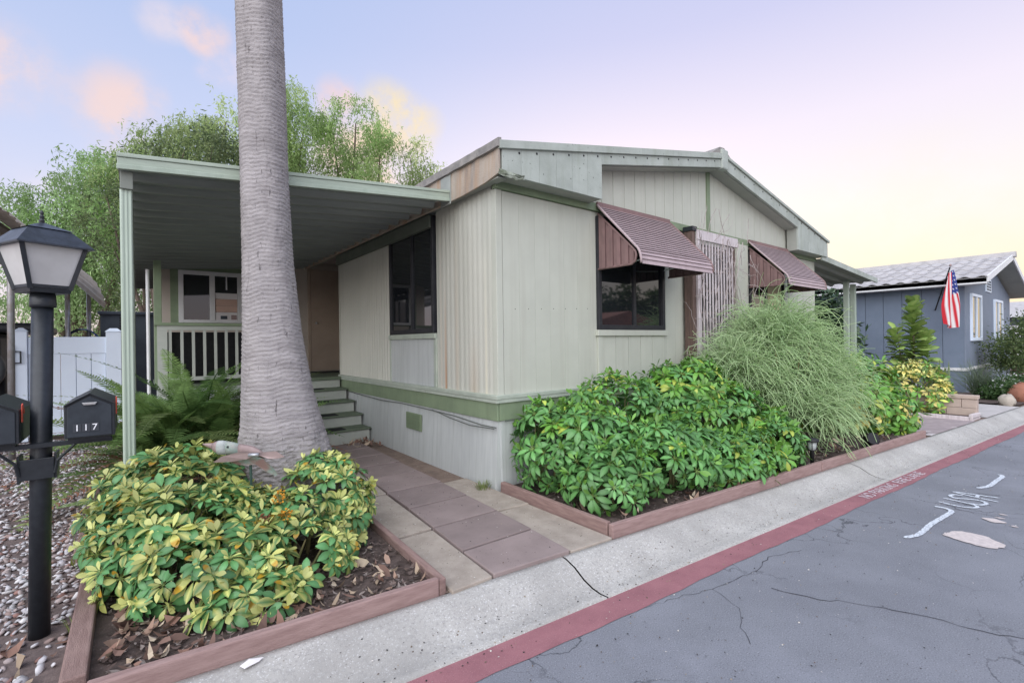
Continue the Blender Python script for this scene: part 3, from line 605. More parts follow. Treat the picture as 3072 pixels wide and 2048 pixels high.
# rotted corner of the eave: a crumpled tongue of flashing
M_ = MB(); vs = []
for i in range(9):
    for j in range(7):
        u, v_ = i / 8, j / 6
        vs.append((-.128 + .30 * u + random.uniform(-.008, .008), OV - .030 - .018 * math.sin(PI * u) + random.uniform(-.008, .008), 2.898 + .05 * v_ - .018 * math.sin(PI * u) + random.uniform(-.01, .01)))
M_.add(vs, [(i * 7 + j, (i + 1) * 7 + j, (i + 1) * 7 + j + 1, i * 7 + j + 1) for i in range(8) for j in range(6)]); M_.build('rotted_flashing', mat('mossy_flashing', (.36, .39, .33), (.15, .17, .12), 14, .95, .8, 50), home)
nail = MB().lathe([(.004, -.012), (.011, -.010), (.011, 0), (.006, .004)], seg=8).mesh('fascia_bolt', BLACKP)
for k in range(17):
    xx = .12 + k * .215
    o = place('fascia_bolt', nail, home, (xx, OV - .024, zroof(xx) - .105), Vector((0, 0, 1)).rotation_difference(Vector((0, -1, 0))))
for k in range(12):
    xx = RID + .35 + k * .285
    o = place('fascia_bolt', nail, home, (xx, OV - .024, zroof(xx) - .07), Vector((0, 0, 1)).rotation_difference(Vector((0, -1, 0))))
for k in range(7): place('nail_head', nail, home, (.22 + k * .17, -.003, 1.72 + .006 * k), Vector((0, 0, 1)).rotation_difference(Vector((0, -1, 0))), .45)
# loose cable under the band
M_ = MB(); M_.tube([(-.05, 3.9, .655), (-.055, 3.2, .64), (-.055, 2.6, .63), (-.055, 2.0, .645), (-.055, 1.4, .64), (-.055, .7, .63), (-.06, .2, .60), (-.05, -.03, .60)], .006, 5); M_.tube([(-.05, 1.2, .645), (-.058, .8, .60), (-.058, .4, .57), (-.05, 0, .585)], .005, 5); M_.tube([(.05, -.04, .655), (.5, -.04, .645), (1.2, -.04, .65)], .006, 5)
M_.build('loose_cable', WIREM, home)

# ------------------------------------------------------------------ metal window awnings
def awning(x0, x1, label):
    t = thing('window_awning', label, 'awning', (x0, 0, 2.9), 'ribbed mauve window awnings on the street wall')
    # profile in (y, z): down slope then a curl at the lip
    prof = []; n = 22
    top = Vector((-.045, 2.905)); 
    for i in range(n + 1):
        u = i / n
        if u < .80: p = top + Vector((-.535 * u / .80, -.555 * u / .80))
        else:
            k = (u - .80) / .20; p = top + Vector((-.535, -.555)) + Vector((-.050 * math.sin(k * PI / 2), -.075 * k - .09 * (1 - math.cos(k * PI / 2))))
        prof.append(p)
    for i in range(n):
        a, b = prof[i], prof[i + 1]; d = (b - a).normalized(); nn = Vector((d.y, -d.x)); nn = nn if nn.y > 0 else -nn
        a2 = a + d * .003; b2 = b - d * .0115; h = nn * .012
        q = [a2 - d * .002, b + d * .004 + h, b + d * .004 + h - nn * .004, a2 - d * .002 - nn * .004]
        MB().prism([(x0, p.x, p.y) for p in q], (x1 - x0, 0, 0)).build('awning_slat', AWN, t)
    # a thin backing sheet and an edge binding at each end
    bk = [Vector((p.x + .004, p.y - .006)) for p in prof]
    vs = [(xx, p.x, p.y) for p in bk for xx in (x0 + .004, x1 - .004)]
    MB().add(vs, [(2 * i, 2 * i + 1, 2 * i + 3, 2 * i + 2) for i in range(n)]).build('backing_sheet', DARKM, t)  # black sheet added to put shade into the gaps between slats
    for xx in (x0 - .008, x1 + .008):
        M2 = MB(); M2.tube([(xx, p.x - .004, p.y + .004) for p in prof], .013, 6); M2.build('edge_binding', AWNS if xx > x0 else AWN, t, smooth=True)
    box('head_flashing', AWNS, t, x0 - .01, x1 + .01, -.06, -.036, 2.895, 2.945)
    # side cheeks: vertical slats under a raked top with a rounded nose
    for xx in (x0 + .01, x1 - .02):
        ck = thing('x', '', ''); bpy.data.objects.remove(ck)
        ztop = lambda y: 2.82 + (y + .04) * .97          # y negative outward
        zbot = lambda y: 2.20
        k = 0; y = -.05; parts = []
        while y > -.52:
            y2 = max(y - .052, -.535); q = []
            def hi(yy): return min(ztop(yy), 2.42 + math.sqrt(max(0, .0121 - max(0, (-.50 - yy)) ** 2)) if yy < -.50 else 9)
            def lo_z(yy): return zbot(yy) + (0 if yy > -.50 else .11 - math.sqrt(max(0, .0121 - (-.50 - yy) ** 2)))
            a_h, b_h = ztop(y), ztop(y2)
            pts = [(xx, y - .003, lo_z(y)), (xx, y2 + .003, lo_z(y2)), (xx, y2 + .003, b_h), (xx, y - .003, a_h)]
            MB().prism(pts, (-.014 if k % 2 else -.002, 0, 0)).build('cheek_slat', AWNS, t)
            y = y2; k += 1
        MB().prism([(xx + .011, -.045, 2.20), (xx + .011, -.50, 2.20), (xx + .011, -.545, 2.27), (xx + .011, -.50, 2.36), (xx + .011, -.045, 2.80)], (.003, 0, 0)).build('cheek_backing', AWNS, t)
        M2 = MB(); M2.tube([(xx, -.045, 2.815), (xx, -.30, 2.568), (xx, -.50, 2.373), (xx, -.548, 2.32), (xx, -.558, 2.28), (xx, -.545, 2.225), (xx, -.50, 2.196), (xx, -.30, 2.196), (xx, -.04, 2.198)], .013, 6); M2.build('cheek_rim', AWNS, t, smooth=True)
    for xx in (x0 + .42, x1 - .12): 
        M2 = MB(); M2.tube([(xx, -.05, 2.28), (xx, -.30, 2.31), (xx, -.50, 2.34)], .008, 6); M2.build('support_arm', WHITEP, t)
awning(1.375, 2.735, 'larger mauve ribbed window awning left of the trellis')
awning(4.87, 6.25, 'mauve ribbed window awning right of the trellis')

# ------------------------------------------------------------------ trellis with dry vine
tr = thing('trellis', 'weathered grey slatted trellis between the two window awnings', 'trellis', (3.8, -.2, 0))
box('trellis_post', WOODB, tr, 3.075, 3.155, -.165, -.04, .05, 2.83, bevel=.005)
box('post_cap', BLACKM, tr, 3.06, 3.17, -.18, -.04, 2.832, 2.89)
box('trellis_post', WOODB, tr, 4.13, 4.20, -.165, -.06, .05, 2.78, bevel=.005)
box('top_rail', WOODG, tr, 3.158, 4.22, -.20, -.165, 2.72, 2.85, bevel=.004); box('side_rail', WOODG, tr, 3.158, 3.205, -.195, -.165, .1, 2.715)
for k in range(12): box('trellis_slat', WOODG, tr, 3.235 + k * .0765, 3.235 + k * .0765 + .036, -.176, -.169, .15, 2.715)
for k in range(9): box('cross_lath', WOODB, tr, 3.21, 4.13, -.168, -.156, .3 + k * .29, .325 + k * .29)
box('dark_sheet', mat('dark_sheet_backing', (.05, .045, .045), None, 5, .9), tr, 3.16, 4.12, -.10, -.095, .1, 2.70)  # solid dark sheet behind the slats
vn = thing('dry_vine', 'bare grey climbing vine tangled over the trellis', 'vine', (3.8, -.3, .1))
M_ = MB(); rv = random.Random(3)
for k in range(55):
    p = Vector((rv.uniform(3.0, 4.6), -.21, rv.uniform(1.2, 2.75))); d = Vector((rv.uniform(-1, 1), rv.uniform(-.25, .02), rv.uniform(-.7, 1))).normalized(); pts = [p.copy()]
    for i in range(rv.randint(4, 9)):
        d = (d + Vector((rv.uniform(-.6, .6), rv.uniform(-.35, .3), rv.uniform(-.6, .6)))).normalized(); p = p + d * rv.uniform(.05, .13); p.y = min(max(p.y, -.36), -.20); p.z = min(p.z, 3.12); pts.append(p.copy())
    M_.tube(pts, [.0042 * (1 - .7 * i / len(pts)) for i in range(len(pts))], 4, False)
for k in range(7):
    xx = rv.uniform(3.2, 4.2); pts = [Vector((xx, -.205, .2))]
    while pts[-1].z < 2.7: pts.append(pts[-1] + Vector((rv.uniform(-.1, .1), rv.uniform(-.012, .012), .2)))
    M_.tube(pts, .0055, 5, False)
for x0 in (3.35, 3.5, 3.75, 3.95, 4.6):
    p = Vector((x0 - .1, -.2, 2.82)); d = Vector((rv.uniform(-.2, .6), -.1, 1)).normalized(); pts = [p.copy()]
    for i in range(7): d = (d + Vector((rv.uniform(-.3, .4), rv.uniform(-.1, .1), rv.uniform(-.2, .2)))).normalized(); p = p + d * .06; pts.append(p.copy())
    M_.tube(pts, .004, 4, False)
M_.build('stems', DRY, vn)

# ------------------------------------------------------------------ entry canopy (left) and side canopy (right)
cp = thing('entry_canopy', 'metal patio canopy with ribbed ceiling over the entry steps', 'canopy', (-1.5, .7, 0))
X0, X1, CY0, CY1 = -2.78, -.13, .63, 9.6
def zc(x): return lerp(2.742, 2.965, (x - X0) / (X1 - X0))     # top of sheet
ny = int((CY1 - CY0) / .30)
for k in range(ny):
    a = CY0 + .04 + k * .30; b = a + .296; prof = [(a, -.105), (a + .03, -.055), (a + .10, -.055), (a + .125, -.048), (a + .15, -.055), (a + .215, -.055), (a + .245, -.105), (b, -.105), (b, -.098), (a + .25, -.098), (a + .22, -.04), (a + .03, -.04), (a, -.09)]
    pa = [(X0 + .01, y, zc(X0 + .01) + dz) for y, dz in prof]; d = Vector((X1 - .02 - X0 - .01, 0, zc(X1 - .02) - zc(X0 + .01)))
    MB().prism(pa, d).build('roof_pan', CPM, cp)
MB().hexa([(X0, CY0 - .01, zc(X0) - .105), (X1, CY0 - .01, zc(X1) - .105), (X1, CY0 + .03, zc(X1) - .105), (X0, CY0 + .03, zc(X0) - .105)], [(X0, CY0 - .012, zc(X0) - .025), (X1, CY0 - .012, zc(X1) - .025), (X1, CY0 + .03, zc(X1) - .025), (X0, CY0 + .03, zc(X0) - .025)]).build('front_fascia', CPF, cp, bevel=.004)
MB().hexa([(X0 - .004, CY0 - .018, zc(X0) - .108), (X1, CY0 - .018, zc(X1) - .108), (X1, CY0 - .011, zc(X1) - .108), (X0 - .004, CY0 - .011, zc(X0) - .108)], [(X0 - .004, CY0 - .022, zc(X0) - .075), (X1, CY0 - .022, zc(X1) - .075), (X1, CY0 - .011, zc(X1) - .075), (X0 - .004, CY0 - .011, zc(X0) - .075)]).build('fascia_lip', POSTM, cp, bevel=.003)
MB().hexa([(X0 - .004, CY0 - .02, zc(X0) - .024), (X1, CY0 - .02, zc(X1) - .024), (X1, CY0 + .10, zc(X1) - .024), (X0 - .004, CY0 + .10, zc(X0) - .024)], [(X0 - .004, CY0 - .02, zc(X0) + .004), (X1, CY0 - .02, zc(X1) + .004), (X1, CY0 + .10, zc(X1) + .008), (X0 - .004, CY0 + .10, zc(X0) + .008)]).build('roof_edge_cap', CPF, cp, bevel=.003)
MB().hexa([(X0 + .0, CY0 + .1, zc(X0) - .04), (X1, CY0 + .1, zc(X1) - .04), (X1, CY1, zc(X1) - .04), (X0, CY1, zc(X0) - .04)], [(X0, CY0 + .1, zc(X0) - .03), (X1, CY0 + .1, zc(X1) - .03), (X1, CY1, zc(X1) - .03), (X0, CY1, zc(X0) - .03)]).build('roof_sheet', ROOFT, cp)
box('outer_beam', mat('canopy_beam', (.22, .235, .205), (.18, .195, .17), 5, .55), cp, X0 + .012, X0 + .085, CY0 + .034, CY1, 2.515, 2.636, bevel=.004)
def fluted_post(x, y, z1, parent, w=.036, dx=0):
    pr2 = []
    for k in range(40):
        a = 2 * PI * k / 40; c, s_ = math.cos(a), math.sin(a); r = w / max(abs(c), abs(s_)); r = min(r, w * 1.25) - (.004 if k % 4 < 2 else 0); pr2.append((c * r, s_ * r))
    lo_ = [(x + a + dx, y + b, -.02) for a, b in pr2]; hi_ = [(x + a, y + b, z1) for a, b in pr2]; n = 40
    MB().add(lo_ + hi_, [tuple(range(n))[::-1], tuple(range(n, 2 * n))] + [(i, (i + 1) % n, (i + 1) % n + n, i + n) for i in range(n)]).build('post', POSTM, parent)
fluted_post(-2.735, .72, 2.515, cp); fluted_post(-2.738, 1.02, 2.515, cp, .030); fluted_post(-2.735, 4.6, 2.515, cp); fluted_post(-2.735, 8.2, 2.515, cp)

cr_ = thing('side_canopy', 'pale metal carport canopy on the far side of the home', 'canopy', (9, 0, 0))
XA, XB, Y0c = WX + .02, 10.62, -.185
def zq(x): return lerp(2.94, 2.735, (x - XA) / (XB - XA))
for k in range(22):
    a = Y0c + .03 + k * .30; prof = [(a, -.10), (a + .04, -.055), (a + .22, -.055), (a + .26, -.10), (a + .297, -.10), (a + .297, -.09), (a + .265, -.09), (a + .225, -.04), (a + .035, -.04), (a, -.085)]
    MB().prism([(XA, y, zq(XA) + dz) for y, dz in prof], Vector((XB - XA, 0, zq(XB) - zq(XA)))).build('roof_pan', SOFF, cr_)
XF = WX - .12
MB().hexa([(XF, Y0c - .01, zq(XF) - .105), (XB, Y0c - .01, zq(XB) - .105), (XB, Y0c + .025, zq(XB) - .105), (XF, Y0c + .025, zq(XF) - .105)], [(XF, Y0c - .01, zq(XF)), (XB, Y0c - .01, zq(XB)), (XB, Y0c + .025, zq(XB)), (XF, Y0c + .025, zq(XF))]).build('front_fascia', FASC, cr_, bevel=.004)
for xx, yy in ((10.06, .25), (10.50, .25), (10.3, 3.6)): box('post', POSTM, cr_, xx - .05, xx + .05, yy - .05, yy + .05, 0, zq(xx) - .11, bevel=.006)
box('outer_beam', SOFF, cr_, 9.95, 10.58, .19, .31, zq(10.3) - .16, zq(10.3) - .106) if False else None

# ------------------------------------------------------------------ porch and steps
po = thing('porch', 'raised sage porch with railing and five green-treaded steps', 'porch', (-1.2, 4.3, 0))
FZ = .872
box('porch_floor', TREADG, po, -2.48, 1.28, 4.36, 6.1, FZ - .05, FZ)
box('porch_floor_nosing', TREADG, po, -1.25, -.03, 4.28, 4.36, FZ - .045, FZ, bevel=.006)
tz = [.21, .375, .54, .705]; ty = [3.05, 3.36, 3.67, 4.0, 4.31]
for k in range(5):
    z0 = 0 if k == 0 else tz[k - 1]; z1 = (tz[k] - .028) if k < 4 else FZ - .046
    box('riser', RISER, po, -1.22, -.062, ty[k], ty[k] + .02, z0 - .01, z1)
    if k < 4:
        box('tread', TREADG, po, -1.24, -.045, ty[k] - .03, ty[k + 1] + .015, tz[k] - .027, tz[k], bevel=.008)
        box('tread_mat', RUBBER, po, -1.1, -.40, ty[k] - .01, ty[k] + .20, tz[k], tz[k] + .008)
box('stair_side', RISER, po, -1.245, -1.222, 3.07, 4.36, 0, .8)
box('porch_skirt', SKIRT, po, -2.48, -1.25, 4.37, 4.39, 0, FZ - .05)
box('back_wall', PORCHW, po, -2.46, 1.3, 6.10, 6.2, .8, 3.0)
for a in np.arange(-2.46, 1.2, .41): box('wall_panel', PORCHW, po, a, a + .404, 6.085, 6.10, .88, 2.95)
box('alcove_side', PORCHW, po, 1.22, 1.3, 4.45, 6.1, .87, 3.0)
dr = box('door', DOORM, po, -.02, .80, 6.055, 6.085, .90, 2.86, bevel=.006); box('door_jamb', DOORM, dr, -.07, -.025, 6.05, 6.085, .88, 2.90); box('door_knob', GALV, dr, .05, .09, 6.0, 6.05, 1.8, 1.84, bevel=.015)
box('door_mat', RUBBER, po, -.05, .75, 5.5, 6.0, FZ, FZ + .012)
wz0, wz1, wx0, wx1 = 1.80, 2.68, -2.13, -1.20
box('window_surround', GREEN, po, wx0 - .11, wx1 + .12, 6.06, 6.084, wz0 - .02, wz1 + .10)
wf = MB().box(wx0, wx0 + .07, 6.02, 6.06, wz0, wz1).box(wx1 - .07, wx1, 6.02, 6.06, wz0, wz1).box(wx0 + .07, wx1 - .07, 6.02, 6.06, wz0, wz0 + .05).box(wx0 + .07, wx1 - .07, 6.02, 6.06, wz1 - .07, wz1).box(-1.69, -1.61, 6.02, 6.06, wz0 + .05, wz1 - .07).build('window', WHITEP, po, bevel=.004)
box('pane', GLASS, wf, wx0 + .07, -1.69, 6.045, 6.055, wz0 + .05, wz1 - .07); box('pane', GLASS, wf, -1.61, wx1 - .07, 6.05, 6.058, wz0 + .05, wz1 - .07)
box('glazing_bar', WHITEP, wf, -1.445, -1.425, 6.035, 6.049, wz1 - .30, wz1 - .07)
for k, (m_, a, b) in enumerate([(BLINDW, .42, .52), (BLIND, .30, .415), (BLIND, .19, .295), (BLINDW, .05, .185)]): box('blind_panel', m_, wf, -1.605, wx1 - .075, 6.040 - .002 * k, 6.046 - .002 * k, wz0 + a, wz0 + b)
box('window_sticker', DKGREY, wf, -1.53, -1.43, 6.028, 6.031, wz0 + .065, wz0 + .125); box('window_sticker', COPPER, wf, -1.37, -1.285, 6.028, 6.031, wz0 + .06, wz0 + .14)
# railing
box('corner_post', GREEN, po, -2.50, -2.415, 4.33, 4.41, FZ, 2.56, bevel=.004)
box('rail_cap', GREEN, po, -2.50, -1.27, 4.29, 4.40, 1.685, 1.725, bevel=.004); box('top_rail', RISER, po, -2.47, -1.28, 4.31, 4.35, 1.625, 1.684); box('bottom_rail', RISER, po, -2.47, -1.28, 4.31, 4.35, .93, .98)
box('rail_post', RISER, po, -2.47, -2.36, 4.30, 4.36, .5, 1.624); box('rail_post', RISER, po, -1.31, -1.25, 4.30, 4.38, .5, 1.68)
for k in range(8): box('baluster', RISER, po, -2.345 + k * .132, -2.345 + k * .132 + .034, 4.315, 4.345, .981, 1.624)
box('shade_panel', mat('shade_panel', (.008, .009, .010), (.014, .014, .016), 20, .5), po, -2.36, -1.27, 4.44, 4.46, .88, 1.60)  # near-black panel added for the shaded void seen through the balusters
M_ = MB(); M_.tube([(-2.56, 4.5, 2.45), (-2.56, 4.5, .1)], .022, 8); M_.build('downspout', WHITEP, po)

# ------------------------------------------------------------------ palm
pm = thing('palm_tree', 'thick grey ringed palm trunk in front of the porch', 'tree', (-1.79, .36, 0))
DP = 3.72
pmeas = [(1332, 147, 852), (1270, 134, 846), (1175, 117.5, 833), (1080, 106, 825), (993, 96, 818), (784, 81, 807), (522, 72.5, 799), (261, 69, 795), (0, 64.5, 790)]
prof = [(-.05, .45, 862), (.05, .425, 861), (.15, .40, 859), (.30, .37, 857), (.45, .345, 855)] + [(1.4 + (1033 - y) / 1440 * DP, w_ / 1440 * DP * (.83 + .13 * max(0, 1 - y / 900)), c_) for y, w_, c_ in pmeas] + [(5.6, .155, 783), (10.6, .14, 768)]
pz = np.array([p[0] for p in prof]); prr = np.array([p[1] for p in prof]); pxx = np.array([p[2] for p in prof])
def trunk_c(zz):
    px = np.interp(zz, pz, pxx); s_ = (px - 1536 - 20 * (zz - 1.4) / 1.4 * 0) / 1440 * DP
    return np.array([CX, CY]) + np.array([F.x, F.y]) * DP + np.array([RT.x, RT.y]) * s_
zs = []; zz = -.05
while zz < 10.6: zs.append(zz); zz += .008 if zz < 4.3 else .05
seg = 120; V = []; th = np.linspace(0, 2 * PI, seg, endpoint=False); rr_ = np.random.default_rng(5)
lump = rr_.normal(size=(6, 3))
ph = 0
for zz in zs:
    r = np.interp(zz, pz, prr); c = trunk_c(zz)
    per = .052 + .02 * math.sin(zz * 1.3)
    wob = .010 * np.sin(th * 3 + zz * 2) + .008 * np.sin(th * 7 - zz * 3.1)
    ring = ((zz + wob * .7 + .014 * np.sin(th * 2 + 1)) / .031) % 1
    d = .0042 * np.clip(1 - ring * 1.6, -.2, 1) * (1 if zz > .75 else max(0, (zz - .5) / .25)) + .0016 * rr_.normal(size=seg) + .005 * np.sin(th * 5 + zz * .8)
    if zz < .85:
        k = min(1, (.85 - zz) / .45); d = d + k * (.014 * np.sin(th * 9 + .7 * math.sin(zz * 14)) + .012 * np.abs(np.sin(th * 31 + zz * 7)) + .008 * rr_.normal(size=seg))
    V.append(np.c_[c[0] + (r + d) * np.cos(th), c[1] + (r + d) * np.sin(th), np.full(seg, zz)])
V = np.concatenate(V); n = len(zs); I = np.arange((n - 1) * seg).reshape(n - 1, seg); J = np.roll(I, -1, 1)
place('trunk', np_mesh('trunk', V, np.stack([I, J, J + seg, I + seg], -1).reshape(-1, 4), TRUNK, smooth=True), pm)
# crown of feathered fronds far above the frame
def frond_mesh(name, Lr, n, pl_, droop, c1, c2, mt, wid=.035, updown=.25, sd=0):
    g = np.random.default_rng(sd); V = []; Fq = []; C_ = []
    ts = np.linspace(0, 1, 10); sp = np.c_[Lr * ts * (1 - .12 * ts), np.zeros(10), Lr * (.25 * ts - droop * ts ** 2)]
    for i in range(9):
        a, b = sp[i], sp[i + 1]; w = .006 * Lr * (1 - .7 * ts[i]); k = len(V)
        V += [a + [0, w, 0], a - [0, w, 0], b - [0, w, 0], b + [0, w, 0]]; Fq.append([k, k + 1, k + 2, k + 3]); C_ += [c1] * 4
    for i in range(n):
        t = .06 + .93 * i / n; p = np.array([np.interp(t, ts, sp[:, j]) for j in range(3)]); q = np.array([np.interp(min(1, t + .02), ts, sp[:, j]) for j in range(3)]); d = (q - p) / (np.linalg.norm(q - p) + 1e-9)
        ln = pl_ * (math.sin(PI * min(1, .12 + t * .88)) ** .6) * g.uniform(.85, 1.1); cc = np.array(c1) * (1 - t) + np.array(c2) * t; cc = cc * g.uniform(.8, 1.15)
        for s_ in (-1, 1):
            o = np.array([d[0] * .35, s_ * .95, d[2] * .35 + updown * g.uniform(-.5, 1)]); o /= np.linalg.norm(o); w = d * wid * .5 * (ln / pl_ * .5 + .5); k = len(V)
            V += [p - w * .6, p + w * .6, p + o * ln * .6 + w, p + o * ln * .6 - w, p + o * ln + np.array([.1 * ln, 0, -.15 * ln])]
            Fq += [[k, k + 1, k + 2, k + 3], [k + 3, k + 2, k + 4, k + 4]]; C_ += [cc] * 5
    me = bpy.data.meshes.new(name); me.from_pydata([tuple(v) for v in V], [], [tuple(dict.fromkeys(f)) for f in Fq]); a = me.color_attributes.new('Col', 'FLOAT_COLOR', 'POINT'); a.data.foreach_set('color', np.c_[np.array(C_), np.ones(len(V))].astype(np.float32).ravel()); me.materials.append(mt); me.update(); return me
pf = frond_mesh('frond', 3.0, 46, .6, .55, (.10, .16, .05), (.10, .18, .06), LEAFM, .05, .1, 1)
tcx, tcy = trunk_c(10.6)
for k in range(26):
    a = k * 2.399; el = -.5 + 1.2 * k / 26
    place('frond', pf, pm, (tcx, tcy, 10.6), (Matrix.Rotation(a, 3, 'Z') @ Matrix.Rotation(-el, 3, 'Y')).to_quaternion(), random.uniform(.85, 1.1))

# ------------------------------------------------------------------ plants
def rosette(name, sd, n, Ln, w, droop, kind, mt, young=4):
    g = np.random.default_rng(sd); V = []; Fq = []; C_ = []
    def leaf(az, Lf, wf, base_z, rise, dr, colf, pet):
        ts = np.linspace(0, 1, 6); wp = np.array([.16, .62, .95, 1.0, .72, .10]) * wf * .5; k = len(V); dirx = np.array([math.cos(az), math.sin(az), 0]); side = np.array([-math.sin(az), math.cos(az), 0]); tw = g.uniform(-.25, .25)
        tp = g.random(); brown = kind == 'v' and g.random() < .035
        # petiole
        p0 = np.array([0, 0, base_z]); p1 = dirx * pet + np.array([0, 0, base_z + rise * pet])
        V.extend([p0 + side * .0018, p0 - side * .0018, p1 - side * .0018, p1 + side * .0018]); Fq.append([k, k + 1, k + 2, k + 3]); C_.extend([(.22, .30, .08)] * 4); k += 4
        for i, t in enumerate(ts):
            c = p1 + dirx * Lf * t * (1 - .22 * dr * t) + np.array([0, 0, Lf * (rise * t - dr * t * t)])
            sv = side + np.array([0, 0, tw]); ed = .16 * wp[i]
            V.extend([c + sv * wp[i] + np.array([0, 0, ed]), c, c - sv * wp[i] + np.array([0, 0, ed])])
            mid, edge = colf(t, tp)
            if brown and t > .55: mid = edge = (.50, .30, .03) if t < .85 else (.13, .07, .05)
            C_.extend([edge, mid, edge])
        for i in range(5):
            a = k + 3 * i; Fq.extend([[a, a + 3, a + 4, a + 1], [a + 1, a + 4, a + 5, a + 2]])
    gr = lambda s: tuple(np.array(s) * g.uniform(.8, 1.2))
    for i in range(n):
        az = 2 * PI * i / n + g.uniform(-.15, .15); mode = g.random()
        if kind == 'v':
            if mode < .12: cy = gr((.58, .58, .18)); colf = lambda t, p, cy=cy: (cy, cy)
            elif mode < .48: cg = gr((.085, .20, .055)); cy = gr((.52, .52, .16)); colf = (lambda t, p, cg=cg, cy=cy: (cy if p < .6 else cg, cg if p < .6 else cy))
            else: cg = gr((.095, .235, .085)); colf = lambda t, p, cg=cg: (tuple(np.array(cg) * 1.35), cg)
        elif kind == 'g':
            cg = gr((.105, .25, .075)) if mode < .985 else gr((.30, .36, .05)); colf = lambda t, p, cg=cg: (tuple(np.array(cg) * 1.45), cg)
        elif kind == 'y':
            cg = gr((.13, .30, .05)) if mode < .75 else gr((.38, .46, .08)); colf = lambda t, p, cg=cg: (tuple(np.array(cg) * 1.3), cg)
        elif kind == 'c':
            cg = gr((.13, .22, .05)) if mode < .4 else gr((.62, .54, .16)); colf = lambda t, p, cg=cg: (tuple(np.array(cg) * 1.2), cg)
        leaf(az, Ln * g.uniform(.85, 1.12), w * g.uniform(.85, 1.1), 0, g.uniform(.0, .35), droop * g.uniform(.6, 1.3), colf, Ln * .28)
    for i in range(young):
        az = g.uniform(0, 2 * PI); cy = gr((.56, .58, .20)) if kind in 'vc' else gr((.14, .30, .05)); colf = lambda t, p, cy=cy: (cy, cy)
        leaf(az, Ln * g.uniform(.4, .62), w * g.uniform(.5, .75), Ln * .10, g.uniform(.7, 1.5), droop * .6, colf, Ln * .12)
    k = len(V); V += [np.array(p) for p in ((.003, 0, 0), (-.003, 0, 0), (-.003, 0, -Ln * 1.2), (.003, 0, -Ln * 1.2))]; Fq.append([k, k + 1, k + 2, k + 3]); C_ += [(.15, .16, .06)] * 4
    return np_mesh(name, np.array(V), np.array(Fq), mt, np.array(C_), smooth=True)
ROS = {k: [rosette('leaf_whorl_' + k, 10 + i, n, Ln, w, dr, k, LEAFV, yg) for i, (n, dr) in enumerate([(8, .45), (9, .35), (8, .55), (9, .30), (9, .65), (8, .4)])]
       for k, Ln, w, yg in (('v', .100, .050, 4), ('g', .116, .046, 3), ('y', .112, .046, 4), ('c', .095, .042, 4))}
def shrub(name, label, kinds, ells, n, scale, loc, group, seed, inner=.25, minz=.06, up=.36):
    t = thing(name, label, 'shrub', loc, group); g = random.Random(seed); cnt = 0; pts = []
    wts = [e[3] * e[4] + e[3] * e[5] + e[4] * e[5] for e in ells]
    tries = 0
    while cnt < n and tries < n * 60:
        tries += 1
        e = g.choices(ells, wts)[0]; d = Vector((g.gauss(0, 1), g.gauss(0, 1), g.gauss(.35, 1))).normalized(); rad = 1 if g.random() > inner else g.uniform(.62, .95)
        rad *= g.uniform(.93, 1.06)
        p = Vector((e[0] + d.x * e[3] * rad, e[1] + d.y * e[4] * rad, e[2] + d.z * e[5] * rad))
        if p.z < minz: continue
        if any(((p.x - q[0]) / q[3]) ** 2 + ((p.y - q[1]) / q[4]) ** 2 + ((p.z - q[2]) / q[5]) ** 2 < .55 for q in ells): continue
        if any((p - q).length < .055 * scale for q in pts[-400:]): continue
        pts.append(p)
        nrm_ = Vector((d.x / e[3], d.y / e[4], d.z / e[5])).normalized(); ax = (nrm_ * (1 - up) + Vector((g.uniform(-.25, .25), g.uniform(-.25, .25), up)) ).normalized()
        kd = kinds(p, g)
        place('leaf_whorl', g.choice(ROS[kd]), t, p, basis_quat((g.uniform(-1, 1), g.uniform(-1, 1), g.uniform(-.2, .2)), ax), scale * g.uniform(.72, 1.22)); cnt += 1
    M2 = MB()
    for e in ells:
        for k in range(7):
            a = g.uniform(0, 2 * PI); r = g.uniform(.3, .8); p1 = Vector((e[0] + math.cos(a) * e[3] * r, e[1] + math.sin(a) * e[4] * r, e[2] + e[5] * g.uniform(.3, .7))); p0 = Vector((e[0] + math.cos(a) * e[3] * r * .4, e[1] + math.sin(a) * e[4] * r * .4, .0)); pm_ = lerp(p0, p1, .5) + Vector((g.uniform(-.04, .04), g.uniform(-.04, .04), 0))
            M2.tube([p0, pm_, p1], [.012, .009, .005], 5, False)
    M2.build('stems', STEM, t)
    return t
# left, variegated
shrub('umbrella_shrub', 'low variegated yellow and green umbrella shrub beside the gravel', lambda p, g: 'v',
      [(-2.42, -.18, .20, .48, .46, .34), (-2.48, .28, .36, .44, .46, .34), (-2.66, .05, .26, .30, .55, .26), (-2.35, -.58, .16, .36, .28, .22)], 290, .80, (-2.4, 0, 0), 'variegated umbrella shrubs in the left bed', 21, .3, .06)
shrub('umbrella_shrub', 'low variegated umbrella shrub with berries beside the path', lambda p, g: 'v',
      [(-1.88, -.26, .16, .42, .40, .26), (-2.0, -.60, .14, .36, .30, .20), (-1.62, -.02, .24, .30, .42, .34), (-2.12, -.15, .18, .36, .34, .26), (-2.2, -.85, .08, .26, .16, .12)], 280, .80, (-1.9, -.3, 0), 'variegated umbrella shrubs in the left bed', 22, .3, .06)
